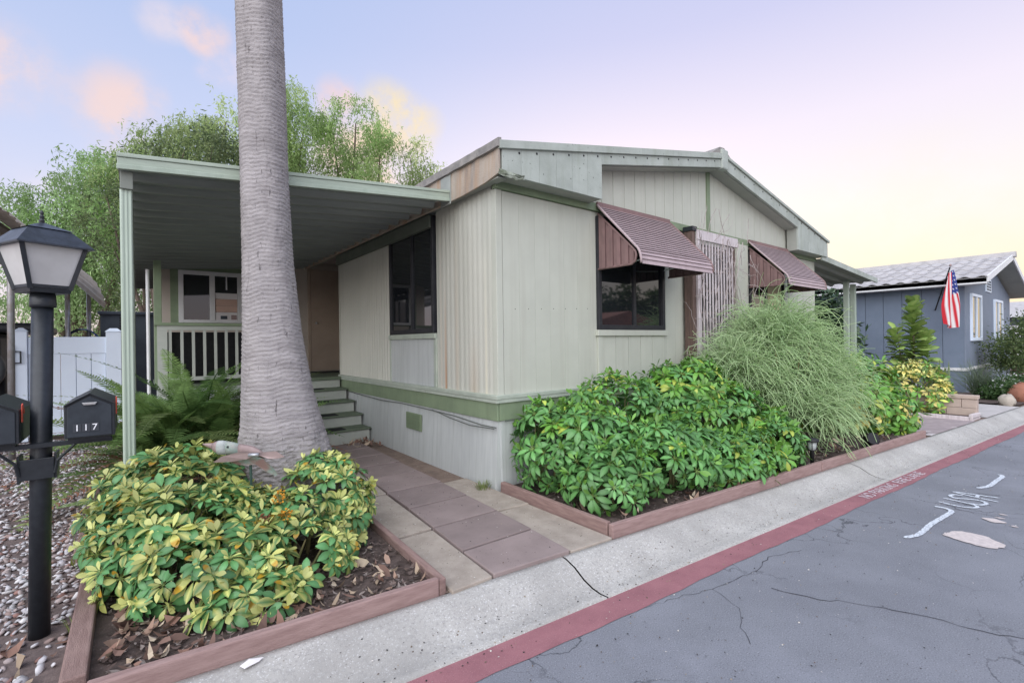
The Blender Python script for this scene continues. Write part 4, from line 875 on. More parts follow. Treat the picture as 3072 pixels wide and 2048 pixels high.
# right bed, dark green to lime
gk = lambda p, g: 'y' if (p.z > .78 and g.random() < .30) or g.random() < .07 else 'g'
shrub('umbrella_shrub', 'green umbrella shrub against the corner of the home', gk, [(.55, -.60, .46, .50, .45, .36), (1.05, -.55, .58, .58, .42, .46), (.28, -.35, .42, .26, .28, .42)], 290, .90, (.7, -.5, 0), 'umbrella shrubs in the bed under the awnings', 31)
shrub('umbrella_shrub', 'low green umbrella shrub behind the timber corner', gk, [(1.15, -1.05, .32, .6, .36, .34), (.45, -.98, .26, .42, .32, .28), (1.65, -1.2, .24, .4, .28, .28)], 260, .90, (.9, -1.1, 0), 'umbrella shrubs in the bed under the awnings', 37)
shrub('umbrella_shrub', 'tall umbrella shrub with lime tips below the trellis', lambda p, g: 'y' if g.random() < (.55 if p.z > .85 else .12) else 'g', [(2.05, -.62, .62, .50, .5, .50), (2.55, -.50, .68, .42, .42, .46), (1.85, -.98, .4, .45, .38, .40), (2.45, -.95, .46, .42, .38, .40)], 300, .94, (2.2, -.7, 0), 'umbrella shrubs in the bed under the awnings', 32)
shrub('umbrella_shrub', 'low umbrella shrub spilling over the timber beside the path light', lambda p, g: 'y' if g.random() < .38 else 'g', [(2.55, -1.28, .24, .46, .30, .30), (2.05, -1.32, .22, .42, .26, .28), (2.92, -1.18, .28, .26, .26, .30)], 210, .92, (2.5, -1.3, 0), 'umbrella shrubs in the bed under the awnings', 33)
shrub('umbrella_shrub', 'bright lime umbrella shrub beyond the wispy shrub', lambda p, g: 'y' if g.random() < .72 else 'c' if g.random() < .4 else 'g', [(5.55, -1.15, .42, .60, .52, .48), (6.15, -1.0, .56, .62, .58, .52), (5.95, -1.5, .28, .5, .32, .34), (5.3, -.7, .6, .5, .5, .5), (6.6, -.8, .55, .5, .5, .5)], 300, 1.25, (5.8, -1.1, 0), None, 34)
shrub('umbrella_shrub', 'cream and green shrub at the edge of the stained driveway', lambda p, g: 'c' if g.random() < .8 else 'y', [(6.15, -1.55, .22, .28, .26, .24), (6.5, -1.1, .40, .42, .5, .34), (7.0, -.75, .45, .5, .5, .40)], 130, 1.0, (6.5, -1.2, 0), None, 35)
shrub('umbrella_shrub', 'cream variegated shrub beyond the stained driveway', lambda p, g: 'c' if g.random() < .75 else 'y', [(8.75, -1.35, .32, .42, .4, .40), (9.2, -1.1, .42, .5, .5, .46), (8.6, -.9, .4, .45, .5, .40)], 190, 1.05, (8.9, -1.2, 0), None, 36)
# wispy green stick shrub
ws = thing('wispy_shrub', 'large feathery grey-green broom shrub under the trellis', 'shrub', (4.0, -.85, 0))
def strands(n, seed, ells, Lr, rad, c1, c2, seg=7, droop=.6, base=None, mt=LEAFM, upb=.8):
    g = np.random.default_rng(seed); V = []; Fq = []; C_ = []; k = 0
    for i in range(n):
        e = ells[g.integers(len(ells))]; d = g.normal(size=3); d[2] = abs(d[2]) * .8 + .02 if g.random() < .75 else d[2] * .5; d /= np.linalg.norm(d)
        r0 = g.uniform(.25, .8); p = np.array(e[:3]) + d * np.array(e[3:]) * r0; out_ = d / np.array(e[3:]); out_ /= np.linalg.norm(out_)
        v = out_ * .9 + np.array([0, 0, upb * g.uniform(.2, 1)]) + g.normal(size=3) * .35; v /= np.linalg.norm(v); ln = g.uniform(*Lr); st = ln / seg; w = g.normal(size=3); cc = np.array(c1) * (1 - (q := g.random())) + np.array(c2) * q
        curl = g.normal(size=3) * .26
        for s_ in range(seg + 1):
            rr2 = rad * (1 - .55 * s_ / seg); b1 = np.cross(v, [.3, .2, 1]); b1 /= np.linalg.norm(b1) + 1e-9; b2 = np.cross(v, b1)
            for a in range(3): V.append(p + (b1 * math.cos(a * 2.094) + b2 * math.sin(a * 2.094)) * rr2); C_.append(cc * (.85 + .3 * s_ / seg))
            if s_ < seg:
                for a in range(3): Fq.append([k + s_ * 3 + a, k + s_ * 3 + (a + 1) % 3, k + s_ * 3 + 3 + (a + 1) % 3, k + s_ * 3 + 3 + a])
            p = p + v * st; v = v + np.array([0, 0, -droop * st * (1 + s_ * .35)]) + curl * .5 + g.normal(size=3) * .06; v /= np.linalg.norm(v)
            if p[2] < .06: p[2] = .06
        k += (seg + 1) * 3
    return np.array(V), np.array(Fq), np.array(C_)
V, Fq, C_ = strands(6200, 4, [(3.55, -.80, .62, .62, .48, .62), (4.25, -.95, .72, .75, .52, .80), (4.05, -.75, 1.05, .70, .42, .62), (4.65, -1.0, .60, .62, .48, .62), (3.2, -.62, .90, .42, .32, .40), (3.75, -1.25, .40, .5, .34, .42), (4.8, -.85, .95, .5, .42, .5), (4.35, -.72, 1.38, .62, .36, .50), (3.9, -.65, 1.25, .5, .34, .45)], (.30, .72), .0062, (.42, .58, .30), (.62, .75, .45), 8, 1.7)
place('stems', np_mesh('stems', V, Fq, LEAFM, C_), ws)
M_ = MB()
for k in range(16):
    a = k * 2.4; M_.tube([(4.0, -.9, 0), (4.0 + .3 * math.cos(a), -.9 + .2 * math.sin(a), .5), (4.0 + .7 * math.cos(a), -.85 + .4 * math.sin(a), 1.0 + .02 * k)], [.02, .014, .006], 5, False)
M_.build('branches', STEM, ws)
# ferns beside the palm
fn = [frond_mesh('fern_frond', 1.0, 52, .085, d_, c1, c2, LEAFM, .016, .15, 40 + i) for i, (d_, c1, c2) in enumerate([(.55, (.10, .17, .05), (.17, .28, .09)), (.75, (.08, .15, .045), (.14, .25, .08)), (.40, (.13, .22, .07), (.23, .35, .11)), (.95, (.15, .20, .07), (.23, .30, .11))])]
fdry = frond_mesh('fern_frond', 1.0, 40, .07, 1.1, (.20, .10, .06), (.32, .15, .09), LEAFM, .02, .1, 50)
def fern(cx, cy, n, Lf, label, seed, z0=.05, dry=.1):
    t = thing('fern', label, 'fern', (cx, cy, 0), 'sword ferns beside the palm'); g = random.Random(seed)
    for k in range(n):
        a = g.uniform(0, 2 * PI); el = g.uniform(.35, 1.25); ox, oy = g.uniform(-.18, .18), g.uniform(-.18, .18)
        me = fdry if g.random() < dry else g.choice(fn)
        place('frond', me, t, (cx + ox, cy + oy, z0 + g.uniform(0, .12)), (Matrix.Rotation(a, 3, 'Z') @ Matrix.Rotation(-el, 3, 'Y') @ Matrix.Rotation(g.uniform(-.5, .5), 3, 'X')).to_quaternion(), Lf * g.uniform(.7, 1.15))
fern(-2.25, 2.75, 95, 1.55, 'tall sword fern in front of the porch railing', 1, .15); fern(-2.45, 2.0, 75, 1.20, 'sword fern right behind the canopy posts', 2, .12, dry=.12)
fern(-2.0, 2.1, 75, 1.30, 'sword fern close behind the palm trunk', 3, .12); fern(-2.60, 1.25, 24, .55, 'small dull sword fern at the foot of the posts', 4, dry=.35)
# berry clusters on the variegated shrub
br = {m_: MB().lathe([(.001, -.006), (.005, -.004), (.0065, 0), (.005, .004), (.001, .006)], seg=6).mesh('berry', m_) for m_ in (BERRY, BERRYB)}
for lab, c, m_, n in (('cluster of bright orange berries in the variegated shrub', (-1.985, -.52, .37), BERRY, 46), ('cluster of brown dried berries left of the orange ones', (-2.10, -.50, .36), BERRYB, 46), ('small cluster of amber berries above the orange ones', (-2.0, -.44, .46), BERRY, 26)):
    t = thing('berry_cluster', lab, 'berries', c, 'berry clusters on the variegated shrub'); g = random.Random(n + len(lab))
    for k in range(n):
        d = Vector((g.gauss(0, 1), g.gauss(0, 1), g.gauss(.2, .9))).normalized() * g.uniform(.02, .045); place('berry', br[m_], t, Vector(c) + d, None, g.uniform(.8, 1.3))
    M2 = MB()
    for k in range(10):
        d = Vector((g.gauss(0, 1), g.gauss(0, 1), g.gauss(0, 1))).normalized() * .035; M2.tube([Vector(c) + Vector((0, 0, -.04)), Vector(c) + d], .0015, 3, False)
    M2.build('stalks', STEM, t)

# generic leaf cards with real shape, in clumps
def leaf_cloud(n, seed, sampler, Ll, wl, c1, c2, droop=0, vert=None):
    g = np.random.default_rng(seed); P = sampler(g, n); n = len(P)
    d = g.normal(size=(n, 3)); d[:, 2] -= droop; d /= np.linalg.norm(d, axis=1)[:, None]
    s = np.cross(d, g.normal(size=(n, 3))); s /= np.linalg.norm(s, axis=1)[:, None]
    L_ = (Ll * g.uniform(.6, 1.25, n))[:, None]; W = (wl * g.uniform(.7, 1.2, n))[:, None]
    V = np.stack([P, P + d * L_ * .5 + s * W * .5, P + d * L_, P + d * L_ * .5 - s * W * .5], 1).reshape(-1, 3)
    Fq = np.arange(n * 4).reshape(n, 4); q = g.random((n, 1)); C_ = np.repeat((np.array(c1) * (1 - q) + np.array(c2) * q) * g.uniform(.75, 1.2, (n, 1)), 4, 0)
    return V, Fq, C_
def clump_sampler(ells, clumps=60, spread=.16, seed=0):
    def f(g, n):
        cs = []
        while len(cs) < clumps:
            e = ells[g.integers(len(ells))]; d = g.normal(size=3); d /= np.linalg.norm(d); cs.append(np.array(e[:3]) + d * np.array(e[3:]) * g.uniform(.55, 1.05))
        cs = np.array(cs); sz = g.uniform(.5, 1.5, len(cs)) * spread; i = g.integers(len(cs), size=n)
        return cs[i] + g.normal(size=(n, 3)) * sz[i][:, None]
    return f
def tubes_tree(parent, base, tips, r0, seed, name='trunk', mt=None):
    g = random.Random(seed); M2 = MB(); base = Vector(base)
    for tp in tips:
        tp = Vector(tp); a = lerp(base, tp, .35) + Vector((g.uniform(-.1, .1), g.uniform(-.1, .1), .15)) * (tp - base).length * .3; b = lerp(base, tp, .72) + Vector((g.uniform(-.1, .1), g.uniform(-.1, .1), .1)) * (tp - base).length * .3
        M2.tube([base, lerp(base, a, .6), a, b, tp], [r0, r0 * .8, r0 * .6, r0 * .35, r0 * .12], 7, False)
    M2.build(name, mt or BARK, parent, smooth=True)
# weeping pepper trees behind the homes
def pepper(loc, lobes, n, label, seed, c1, c2, r0=.28):
    t = thing('pepper_tree', label, 'tree', loc, 'weeping trees behind the homes'); g = np.random.default_rng(seed)
    tubes_tree(t, loc, [(l[0], l[1], l[2] + l[5] * .3) for l in lobes], r0 * .7, seed)
    M2 = MB(); rg = random.Random(seed)
    V = []; Fq = []; C_ = []; P = []; Q = []; cols = []
    vol = np.array([l[3] * l[5] for l in lobes]); vol = vol / vol.sum()
    per = 26; cl = None
    for i in range(n):
        if i % per == 0:
            l = lobes[g.choice(len(lobes), p=vol)]; d = g.normal(size=3); d[2] = abs(d[2]) if g.random() < .75 else d[2]; d /= np.linalg.norm(d); cl = np.array(l[:3]) + d * np.array(l[3:6]) * g.uniform(.5, 1.05); bright = g.uniform(.62, 1.3); lnc = g.uniform(.5, 1.6) * (l[5] / 1.6 + .2); q = g.random()
        p = cl + g.normal(size=3) * np.array([.26, .26, .14]); ln = lnc * g.uniform(.45, 1.15); h = d[:2] * .25; cc = (np.array(c1) * (1 - q) + np.array(c2) * q) * 1.18 * bright * g.uniform(.85, 1.15)
        m_ = max(4, int(ln / .085)); tt = np.linspace(0, 1, m_); pts = np.c_[p[0] + h[0] * np.sqrt(tt) * ln * .8, p[1] + h[1] * np.sqrt(tt) * ln * .8, p[2] + .12 * np.sin(tt * 2.5) - ln * tt ** 1.35]
        pts += g.normal(size=pts.shape) * .03; P.append(pts); cols.append(np.repeat(cc[None], m_, 0))
    P = np.concatenate(P); cols = np.concatenate(cols); n2 = len(P)
    d = g.normal(size=(n2, 3)) * .8; d[:, 2] -= 1.0; d /= np.linalg.norm(d, axis=1)[:, None]; s = np.cross(d, g.normal(size=(n2, 3))); s /= np.linalg.norm(s, axis=1)[:, None]
    L_ = g.uniform(.10, .20, (n2, 1)); W = g.uniform(.012, .026, (n2, 1))
    V = np.stack([P, P + d * L_ * .5 + s * W, P + d * L_, P + d * L_ * .5 - s * W], 1).reshape(-1, 3)
    place('crown', np_mesh('crown', V, np.arange(n2 * 4).reshape(n2, 4), TREEL, np.repeat(cols * g.uniform(.85, 1.15, (n2, 1)), 4, 0)), t)
PC1, PC2 = (.22, .34, .12), (.24, .36, .12)
pepper((-4.2, 18, 0), [(-4.6, 18.2, 4.90, 1.6, 1.5, 2.2), (-5.2, 18.6, 3.80, 1.3, 1.3, 1.9), (-3.6, 17.4, 5.80, 1.5, 1.4, 2.2), (-3.0, 17, 4.00, 1.5, 1.4, 2.4), (-4.4, 18, 2.80, 1.9, 1.5, 1.6)], 3300, 'weeping pepper tree seen left of the entry canopy', 61, PC1, (.36, .50, .24))
pepper((-1.3, 17, 0), [(-1.6, 16.6, 7.40, 1.3, 1.2, 1.7), (-.6, 15.6, 8.00, 1.2, 1.2, 1.7), (-2.4, 17, 6.80, 1.2, 1.2, 1.6), (-.2, 15.2, 8.70, .9, .9, 1.2)], 1700, 'pepper tree just left of the palm above the canopy', 62, (.26, .36, .14), (.42, .50, .24))
pepper((2.4, 18, 0), [(2.2, 17.8, 11.50, .9, .9, 1.9), (2.9, 17.3, 9.90, 1.1, 1.0, 1.8), (1.4, 18.4, 10.50, .9, .9, 1.6), (2.2, 17.8, 8.50, 1.4, 1.2, 1.6)], 1600, 'tall pepper tree just right of the palm', 63, (.24, .36, .13), (.42, .52, .24))
pepper((4.6, 16, 0), [(4.6, 16, 10.10, 1.1, 1.0, 1.6), (3.9, 16.6, 9.20, .9, .9, 1.4), (5.4, 15.4, 9.20, .9, .9, 1.2), (4.6, 16, 8.00, 1.4, 1.2, 1.3)], 1300, 'rounded pepper tree in the middle behind the roofs', 64, (.22, .34, .12), (.40, .50, .22))
pepper((6.6, 14.6, 0), [(6.4, 14.7, 8.90, .6, .6, 1.0), (6.9, 14.2, 8.20, .7, .7, .9), (7.6, 13.8, 7.90, .7, .6, .7), (6.4, 14.6, 7.50, .9, .8, .8)], 650, 'small thin pepper tree beside the roof of the home', 65, (.24, .34, .13), (.42, .48, .22), .15)
# dark oleander-like bushy tree above the canopy edge
ol = thing('bushy_tree', 'dark twiggy bushy tree showing over the canopy corner', 'tree', (-2.3, 13, 0))
els = [(-2.9, 13.4, 4.8, 1.3, 1.1, 1.4), (-2.0, 12.6, 5.6, 1.2, 1.1, 1.3), (-1.2, 12, 5.9, 1.1, 1.0, 1.5), (-2.8, 13.6, 3.4, 1.6, 1.2, 1.6), (-.6, 11.6, 6.3, .7, .7, .9)]
V, Fq, C_ = leaf_cloud(15000, 70, clump_sampler(els, 260, .17), .13, .04, (.07, .11, .05), (.20, .25, .11)); place('crown', np_mesh('crown', V, Fq, LEAFM, C_), ol); tubes_tree(ol, (-2.3, 13, 0), [(e[0] + a, e[1], e[2] + e[5] * .55) for e in els for a in (-.4, .3)], .10, 70)

# ------------------------------------------------------------------ lamp post with mailboxes
lp = thing('lamp_post', 'black lantern lamp post carrying mailboxes beside the gravel', 'lamp post', (-3.065, -.385, 0))
lx, ly = -3.06, -.39
M_ = MB(); M_.tube([(lx - .018, ly + .012, -.03), (lx + .012, ly - .008, 1.605)], .0405, 28); M_.build('column', BLACKM, lp, smooth=True).data
tx, ty_ = lx + .014, ly - .010
M_ = MB(); M_.lathe([(.048, 1.60), (.050, 1.612), (.047, 1.665), (.042, 1.668)], (tx, ty_), 28); M_.build('collar', BLACKM, lp, smooth=True)
LA = R(28)        # lantern turned on its post
def rotq(pts): return [(tx + x * math.cos(LA) - y * math.sin(LA), ty_ + x * math.sin(LA) + y * math.cos(LA), zz) for x, y, zz in pts]
def sq(r, zz): return [(-r, -r, zz), (r, -r, zz), (r, r, zz), (-r, r, zz)]
MB().hexa(rotq(sq(.076, 1.668)), rotq(sq(.080, 1.69))).build('lantern_base', BLACKM, lp)
zb_, zt_, rb_, rt_ = 1.69, 1.895, .074, .120
for k in range(4):
    c = [(-1, -1), (1, -1), (1, 1), (-1, 1)]; a, b = c[k], c[(k + 1) % 4]
    q = [(a[0] * rb_, a[1] * rb_, zb_), (b[0] * rb_, b[1] * rb_, zb_), (b[0] * rt_, b[1] * rt_, zt_), (a[0] * rt_, a[1] * rt_, zt_)]
    MB().add(rotq(q), [(0, 1, 2, 3)]).build('lantern_pane', FROST, lp)
    M_ = MB(); M_.tube(rotq([(a[0] * (rb_ + .001), a[1] * (rb_ + .001), zb_ - .005), (a[0] * (rt_ + .001), a[1] * (rt_ + .001), zt_)]), .0125, 4); M_.build('lantern_bar', BLACKM, lp)
    M_ = MB(); M_.tube(rotq([(a[0] * rb_, a[1] * rb_, zb_ + .008), (b[0] * rb_, b[1] * rb_, zb_ + .008)]), .010, 4); M_.build('lantern_rail', BLACKM, lp)
roofl = MB(); roofl.hexa(rotq(sq(.146, 1.888)), rotq(sq(.146, 1.895))); roofl.hexa(rotq(sq(.144, 1.8955)), rotq(sq(.082, 1.972))); roofl.build('lantern_roof', mat('weathered_black_lid', (.045, .055, .075), (.025, .03, .04), 22, .38, .1, 60, spec=.5), lp)
MB().hexa(rotq(sq(.086, 1.975)), rotq(sq(.012, 2.012))).build('lantern_cap', MATS['weathered_black_lid'], lp)
M_ = MB(); M_.lathe([(.008, 2.006), (.011, 2.025), (.007, 2.032), (.010, 2.045), (.006, 2.052), (.008, 2.062), (.003, 2.075)], (tx, ty_), 10); M_.build('finial', BLACKM, lp)
M_ = MB(); M_.lathe([(.030, 1.70), (.045, 1.75), (.045, 1.81), (.028, 1.86)], (tx, ty_), 14); M_.build('bulb_globe', FROST, lp)
# bracket: straps, a cross bar and two braces
box('bracket_plate', BLACKM, lp, lx - .068, lx + .052, ly - .068, ly - .060, .775, .875, bevel=.003)
box('bracket_plate', BLACKM, lp, lx + .0505, lx + .060, ly - .06, ly + .05, .770, .890)
box('bracket_plate', BLACKM, lp, lx - .078, lx - .069, ly - .06, ly + .05, .760, .890)
M_ = MB(); M_.tube([(lx - .002 + .052 * math.cos(a), ly + .052 * math.sin(a), .930) for a in np.linspace(0, 2 * PI, 25)], .006, 5); M_.build('ring_strap', BLACKM, lp)
box('cross_bar', BLACKM, lp, -3.26, -2.79, ly - .10, ly - .07, .930, .950)
for sx, ex in ((lx + .055, -2.93), (lx - .07, -3.20)):
    M_ = MB(); M_.tube([(sx, ly - .072, .80), (sx + (.01 if ex > sx else -.01), ly - .078, .86), (ex, ly - .10, .932)], .007, 5); M_.build('brace', BLACKM, lp)
def mailbox(x0, x1, yf, yk, zb, ze, zp, label, numbers=None, side=1):
    t = thing('mailbox', label, 'mailbox', ((x0 + x1) / 2, yf, zb), 'black mailboxes on the lamp post')
    xm = (x0 + x1) / 2
    q = [(x0, yf, zb), (x1, yf, zb), (x1, yf, ze), (xm, yf, zp), (x0, yf, ze)]
    MB().prism(q, (0, yk - yf, 0)).build('box_body', BLACKM, t, bevel=.003)
    s = .012; q2 = [(x0 + s, yf - .006, zb + .006), (x1 - s, yf - .006, zb + .006), (x1 - s, yf - .006, ze - .004), (xm, yf - .006, zp - .012), (x0 + s, yf - .006, ze - .004)]
    dr_ = MB().prism(q2, (0, .006, 0)).build('box_door', mat('dull_black_door', (.035, .042, .052), (.025, .03, .038), 20, .55), t, bevel=.002)
    MB().prism([(xm - .028, yf - .020, ze + .014), (xm + .028, yf - .020, ze + .014), (xm + .020, yf - .020, ze + .002), (xm - .020, yf - .020, ze + .002)], (0, .014, 0)).build('door_handle', GALV, dr_, bevel=.002)
    for a, b in (((x0, ze), (xm, zp)), ((xm, zp), (x1, ze))):
        MB().hexa([(a[0], yf - .012, a[1]), (b[0], yf - .012, b[1]), (b[0], yk, b[1]), (a[0], yk, a[1])], [(a[0], yf - .012, a[1] + .004), (b[0], yf - .012, b[1] + .004), (b[0], yk, b[1] + .004), (a[0], yk, a[1] + .004)]).build('box_roof', BLACKM, t)
    fx = x1 + .003
    MB().prism([(fx, yf + .03, ze - .055), (fx, yf + .052, ze - .055), (fx, yf + .052, ze + .008), (fx, yf + .085, ze - .02), (fx, yf + .095, ze - .008), (fx, yf + .052, ze + .030), (fx, yf + .03, ze + .024)], (.004, 0, 0)).build('signal_flag', REDF, t)
    box('mount_plate', BLACKM, t, x0 + .01, x1 - .02, yf + .04, yk - .02, zb - .018, zb - .003)
    if numbers:
        for k, ch in enumerate(numbers):
            cx = xm - .014 + (k - 1) * .0315; box('number_tile', mat('number_tile_film', (.05, .055, .065), None, 9, .35), t, cx - .0148, cx + .0148, yf - .0082, yf - .0062, zb + .030, zb + .068)
            o = place('numeral', text_mesh('numeral', ch, .042, NUMW, .0006), t, (cx, yf - .0092, zb + .048)); o.rotation_euler = (PI / 2, 0, 0)
mailbox(-2.958, -2.775, -.62, -.24, .975, 1.128, 1.182, 'black gabled mailbox with white number 117', '117')
mailbox(-3.31, -3.115, -.54, -.15, .965, 1.115, 1.17, 'black mailbox left of the lamp post, flag side showing')

# ------------------------------------------------------------------ metal duck on a stake
dk = thing('garden_whirligig', 'copper duck whirligig on a stake in the variegated shrub', 'garden ornament', (-2.05, .02, 0))
def plate(name, pts, mt, th=.004, bend=0):
    M2 = MB(); M2.prism(pts, th if isinstance(th, tuple) else (0, -th, 0)); return M2.build(name, mt, dk)
O = Vector((-2.12, -.055, 0)); ux = RT.normalized() * .80; dn = Vector((0, 0, 1)); fw = -F
def dp(a, b, c=0): return O + ux * a + fw * c + Vector((0, 0, .70 + (b - .55) * .80 if b > .1 else b))
# head and neck: a flattened swelling body, lathed along its length
def sect(prof, mt, name, sq_=.45):
    vs = []; sg = 12
    for a, b, r in prof:
        for k in range(sg):
            an = 2 * PI * k / sg; vs.append(dp(a, b + r * math.sin(an), r * sq_ * math.cos(an)))
    M2 = MB(); M2.add(vs, [(i * sg + k, i * sg + (k + 1) % sg, (i + 1) * sg + (k + 1) % sg, (i + 1) * sg + k) for i in range(len(prof) - 1) for k in range(sg)] + [tuple(range(sg))[::-1], tuple(range((len(prof) - 1) * sg, len(prof) * sg))]); return M2.build(name, mt, dk, smooth=True)
sect([(-.365, .612, .003), (-.34, .607, .012), (-.30, .598, .022), (-.275, .592, .03)], COPPER, 'bill')
sect([(-.28, .592, .03), (-.25, .585, .05), (-.21, .58, .058)], COPPER, 'face')
sect([(-.235, .582, .0585), (-.20, .582, .060), (-.16, .580, .056)], mat('dull_pale_patina', (.44, .46, .45), (.33, .36, .34), 40, .7), 'cheek_patch', .47)
sect([(-.165, .580, .056), (-.12, .577, .052), (-.06, .568, .046)], VERDI, 'head', .47)
sect([(-.075, .568, .047), (-.02, .560, .046), (.05, .545, .048), (.11, .527, .036), (.15, .515, .014)], COPPER, 'body')
sect([(-.145, .592, .008), (-.138, .592, .01), (-.131, .592, .008)], BLACKM, 'eye', 1.0).location += fw * .022
MB().prism([dp(-.24, .475, .05), dp(-.16, .525, .055), (dp(-.04, .555, .06)), dp(.08, .553, .06), dp(.12, .53, .06), dp(.04, .50, .06), dp(-.10, .478, .05)], fw * .004).build('wing', COPPER, dk)
MB().prism([dp(.12, .545, .03), dp(.26, .552, .02), dp(.33, .505, .02), dp(.27, .49, .02), dp(.20, .495, .03), dp(.11, .53, .03)], fw * .004).build('wing', COPPER, dk)
MB().prism([dp(-.12, .475, .03), dp(-.04, .50, .05), dp(.08, .525, .05), dp(.16, .505, .05), dp(.22, .455, .05), dp(.29, .37, .04), dp(.265, .355, .04), dp(.20, .385, .04), dp(.10, .455, .04), dp(.04, .445, .04), dp(-.05, .448, .03)], fw * .004).build('wing', mat('brown_green_sheet', (.24, .155, .14), (.22, .33, .29), 7, .5, lo=.45, hi=.62, metal=.2), dk)
M_ = MB(); M_.tube([dp(.07, .537, .075), dp(.15, .54, .075)], .012, 8); M_.build('hub', GALV, dk, smooth=True)
M_ = MB(); M_.tube([dp(.03, .53, .0), dp(.035, .35, 0), dp(.04, -.02, 0)], .0085, 8); M_.build('stake', mat('dark_green_rod', (.05, .09, .075), None, 9, .5), dk)

# ------------------------------------------------------------------ left neighbour: fence, curved awning, pipe posts, car, shed
fe = thing('vinyl_gate', 'white vinyl gate panel behind the mailboxes', 'gate', (-3.5, 6.6, 0))
for a, b in ((-4.13, -3.985), (-3.08, -2.885)):
    p_ = box('gate_post', WHITEV, fe, a, b, 6.52, 6.66, .0, 1.66, bevel=.006); MB().hexa([(a - .012, 6.508, 1.66), (b + .012, 6.508, 1.66), (b + .012, 6.672, 1.66), (a - .012, 6.672, 1.66)], [(a + .05, 6.58, 1.715), (b - .05, 6.58, 1.715), (b - .05, 6.60, 1.715), (a + .05, 6.60, 1.715)]).build('post_cap', WHITEV, p_)
box('top_rail', WHITEV, fe, -3.984, -3.081, 6.555, 6.605, 1.31, 1.575, bevel=.004); box('bottom_rail', WHITEV, fe, -3.984, -3.081, 6.555, 6.605, .06, .24, bevel=.004)
for k in range(5): box('gate_board', WHITEV, fe, -3.980 + k * .18, -3.980 + k * .18 + .174, 6.568, 6.594, .24, 1.31, bevel=.003)
M_ = MB(); M_.tube([(-4.16, 6.49, 1.36), (-4.05, 6.48, 1.36), (-4.05, 6.48, 1.19), (-4.16, 6.49, 1.19)], .012, 6); M_.build('gate_latch', BLACKM, fe); box('latch_strap', BLACKM, fe, -4.17, -4.135, 6.47, 6.52, .35, 1.45)
na = thing('curved_awning', 'cream corrugated curved awning of the left neighbour', 'awning', (-4.2, 8, 0))
nv = 40; nyy = 40; vs = []
for i in range(nyy + 1):
    k = i / nyy; y = lerp(4.3, 9.4, k); xt, zt, xb, zb3 = lerp(-4.15, -3.85, k), lerp(3.09, 3.06, k), lerp(-3.70, -3.19, k), lerp(2.66, 2.20, k)
    for j in range(nv + 1):
        u = j / nv; a = u * PI / 2; c = .010 * math.sin(u * 2 * PI * 9)
        vs.append((xt + (xb - xt) * math.sin(a) + c, y + .03 * math.sin(u * 2 * PI * 9) * (i in (0, nyy)), zt - (zt - zb3) * (1 - math.cos(a)) + c))
MB().add(vs, [(i * (nv + 1) + j, i * (nv + 1) + j + 1, (i + 1) * (nv + 1) + j + 1, (i + 1) * (nv + 1) + j) for i in range(nyy) for j in range(nv)]).build('corrugated_sheet', CREAMM, na, smooth=True)
MB().hexa([(-8, 4.45, 2.9), (-4.15, 4.45, 3.03), (-3.85, 9.3, 3.0), (-8, 9.3, 2.9)], [(-8, 4.45, 2.95), (-4.15, 4.45, 3.08), (-3.85, 9.3, 3.05), (-8, 9.3, 2.95)]).build('flat_roof', mat('awning_underside', (.22, .20, .18), None, 5, .7), na)
M_ = MB(); M_.tube([(-3.94, 5, -.05), (-3.93, 5, 2.3), (-3.96, 5, 2.65), (-4.06, 5, 2.88), (-4.3, 5, 3.0)], .036, 14); M_.build('pipe_post', GALV, na, smooth=True)
for y in (7.6, 8.9): 
    M_ = MB(); M_.tube([(lerp(-3.62, -3.42, (y - 7.6) / 1.3), y, -.05), (lerp(-3.62, -3.42, (y - 7.6) / 1.3), y, 2.55)], .035, 10); M_.build('pipe_post', GALV, na, smooth=True)
car = thing('parked_car', 'dark boxy car with grey spare wheel cover at left edge', 'car', (-5.2, 8.5, 0))
box('car_body', BLACKP, car, -5.95, -4.36, 7.45, 11.2, .45, 1.0, bevel=.05); box('cabin', GREYV, car, -5.88, -4.42, 7.5, 10.0, 1.0, 1.66, bevel=.08); box('hard_top', BLACKM, car, -5.95, -3.98, 7.35, 10.1, 1.67, 1.82, bevel=.05)
box('rear_window', GLASS, car, -5.6, -4.7, 7.47, 7.49, 1.12, 1.55); box('bumper', BLACKP, car, -5.95, -4.36, 7.28, 7.44, .42, .62, bevel=.03)
o = MB().lathe([(.05, -.13), (.34, -.13), (.39, -.08), (.39, .08), (.34, .12), (.05, .13)], seg=28).mesh('spare_wheel_cover', GREYV, True); place('spare_wheel_cover', o, car, (-4.72, 7.32, 1.08), Vector((0, 0, 1)).rotation_difference(Vector((0, 1, 0))))
wh = MB().lathe([(.15, -.11), (.36, -.11), (.38, -.06), (.38, .06), (.36, .11), (.15, .11)], seg=24).mesh('wheel', RUBBER)
for xx in (-5.85, -4.50):
    for yy in (8.2, 10.6): place('wheel', wh, car, (xx, yy, .38), Vector((0, 0, 1)).rotation_difference(Vector((1, 0, 0))))
sh = thing('storage_shed', 'dark grey storage cabinet behind the white gate', 'shed', (-3.1, 10.3, 0)); box('shed_body', DKGREY, sh, -3.30, -2.3, 10.0, 10.8, 0, 2.12); box('shed_lid', DKGREY, sh, -3.34, -2.26, 9.96, 10.84, 2.121, 2.19, bevel=.01)
for k in range(9): box('louvre', BLACKP, sh, -2.98, -2.72, 9.98, 9.999, 1.55 + k * .06, 1.585 + k * .06)
M_ = MB(); g = random.Random(2); vs = []
for i in range(11):
    for j in range(9): vs.append((-3.78 + i * .05, 8.7 + j * .09, 1.60 + .16 * math.sin(PI * i / 10) ** .7 + g.uniform(-.02, .02) - .0))
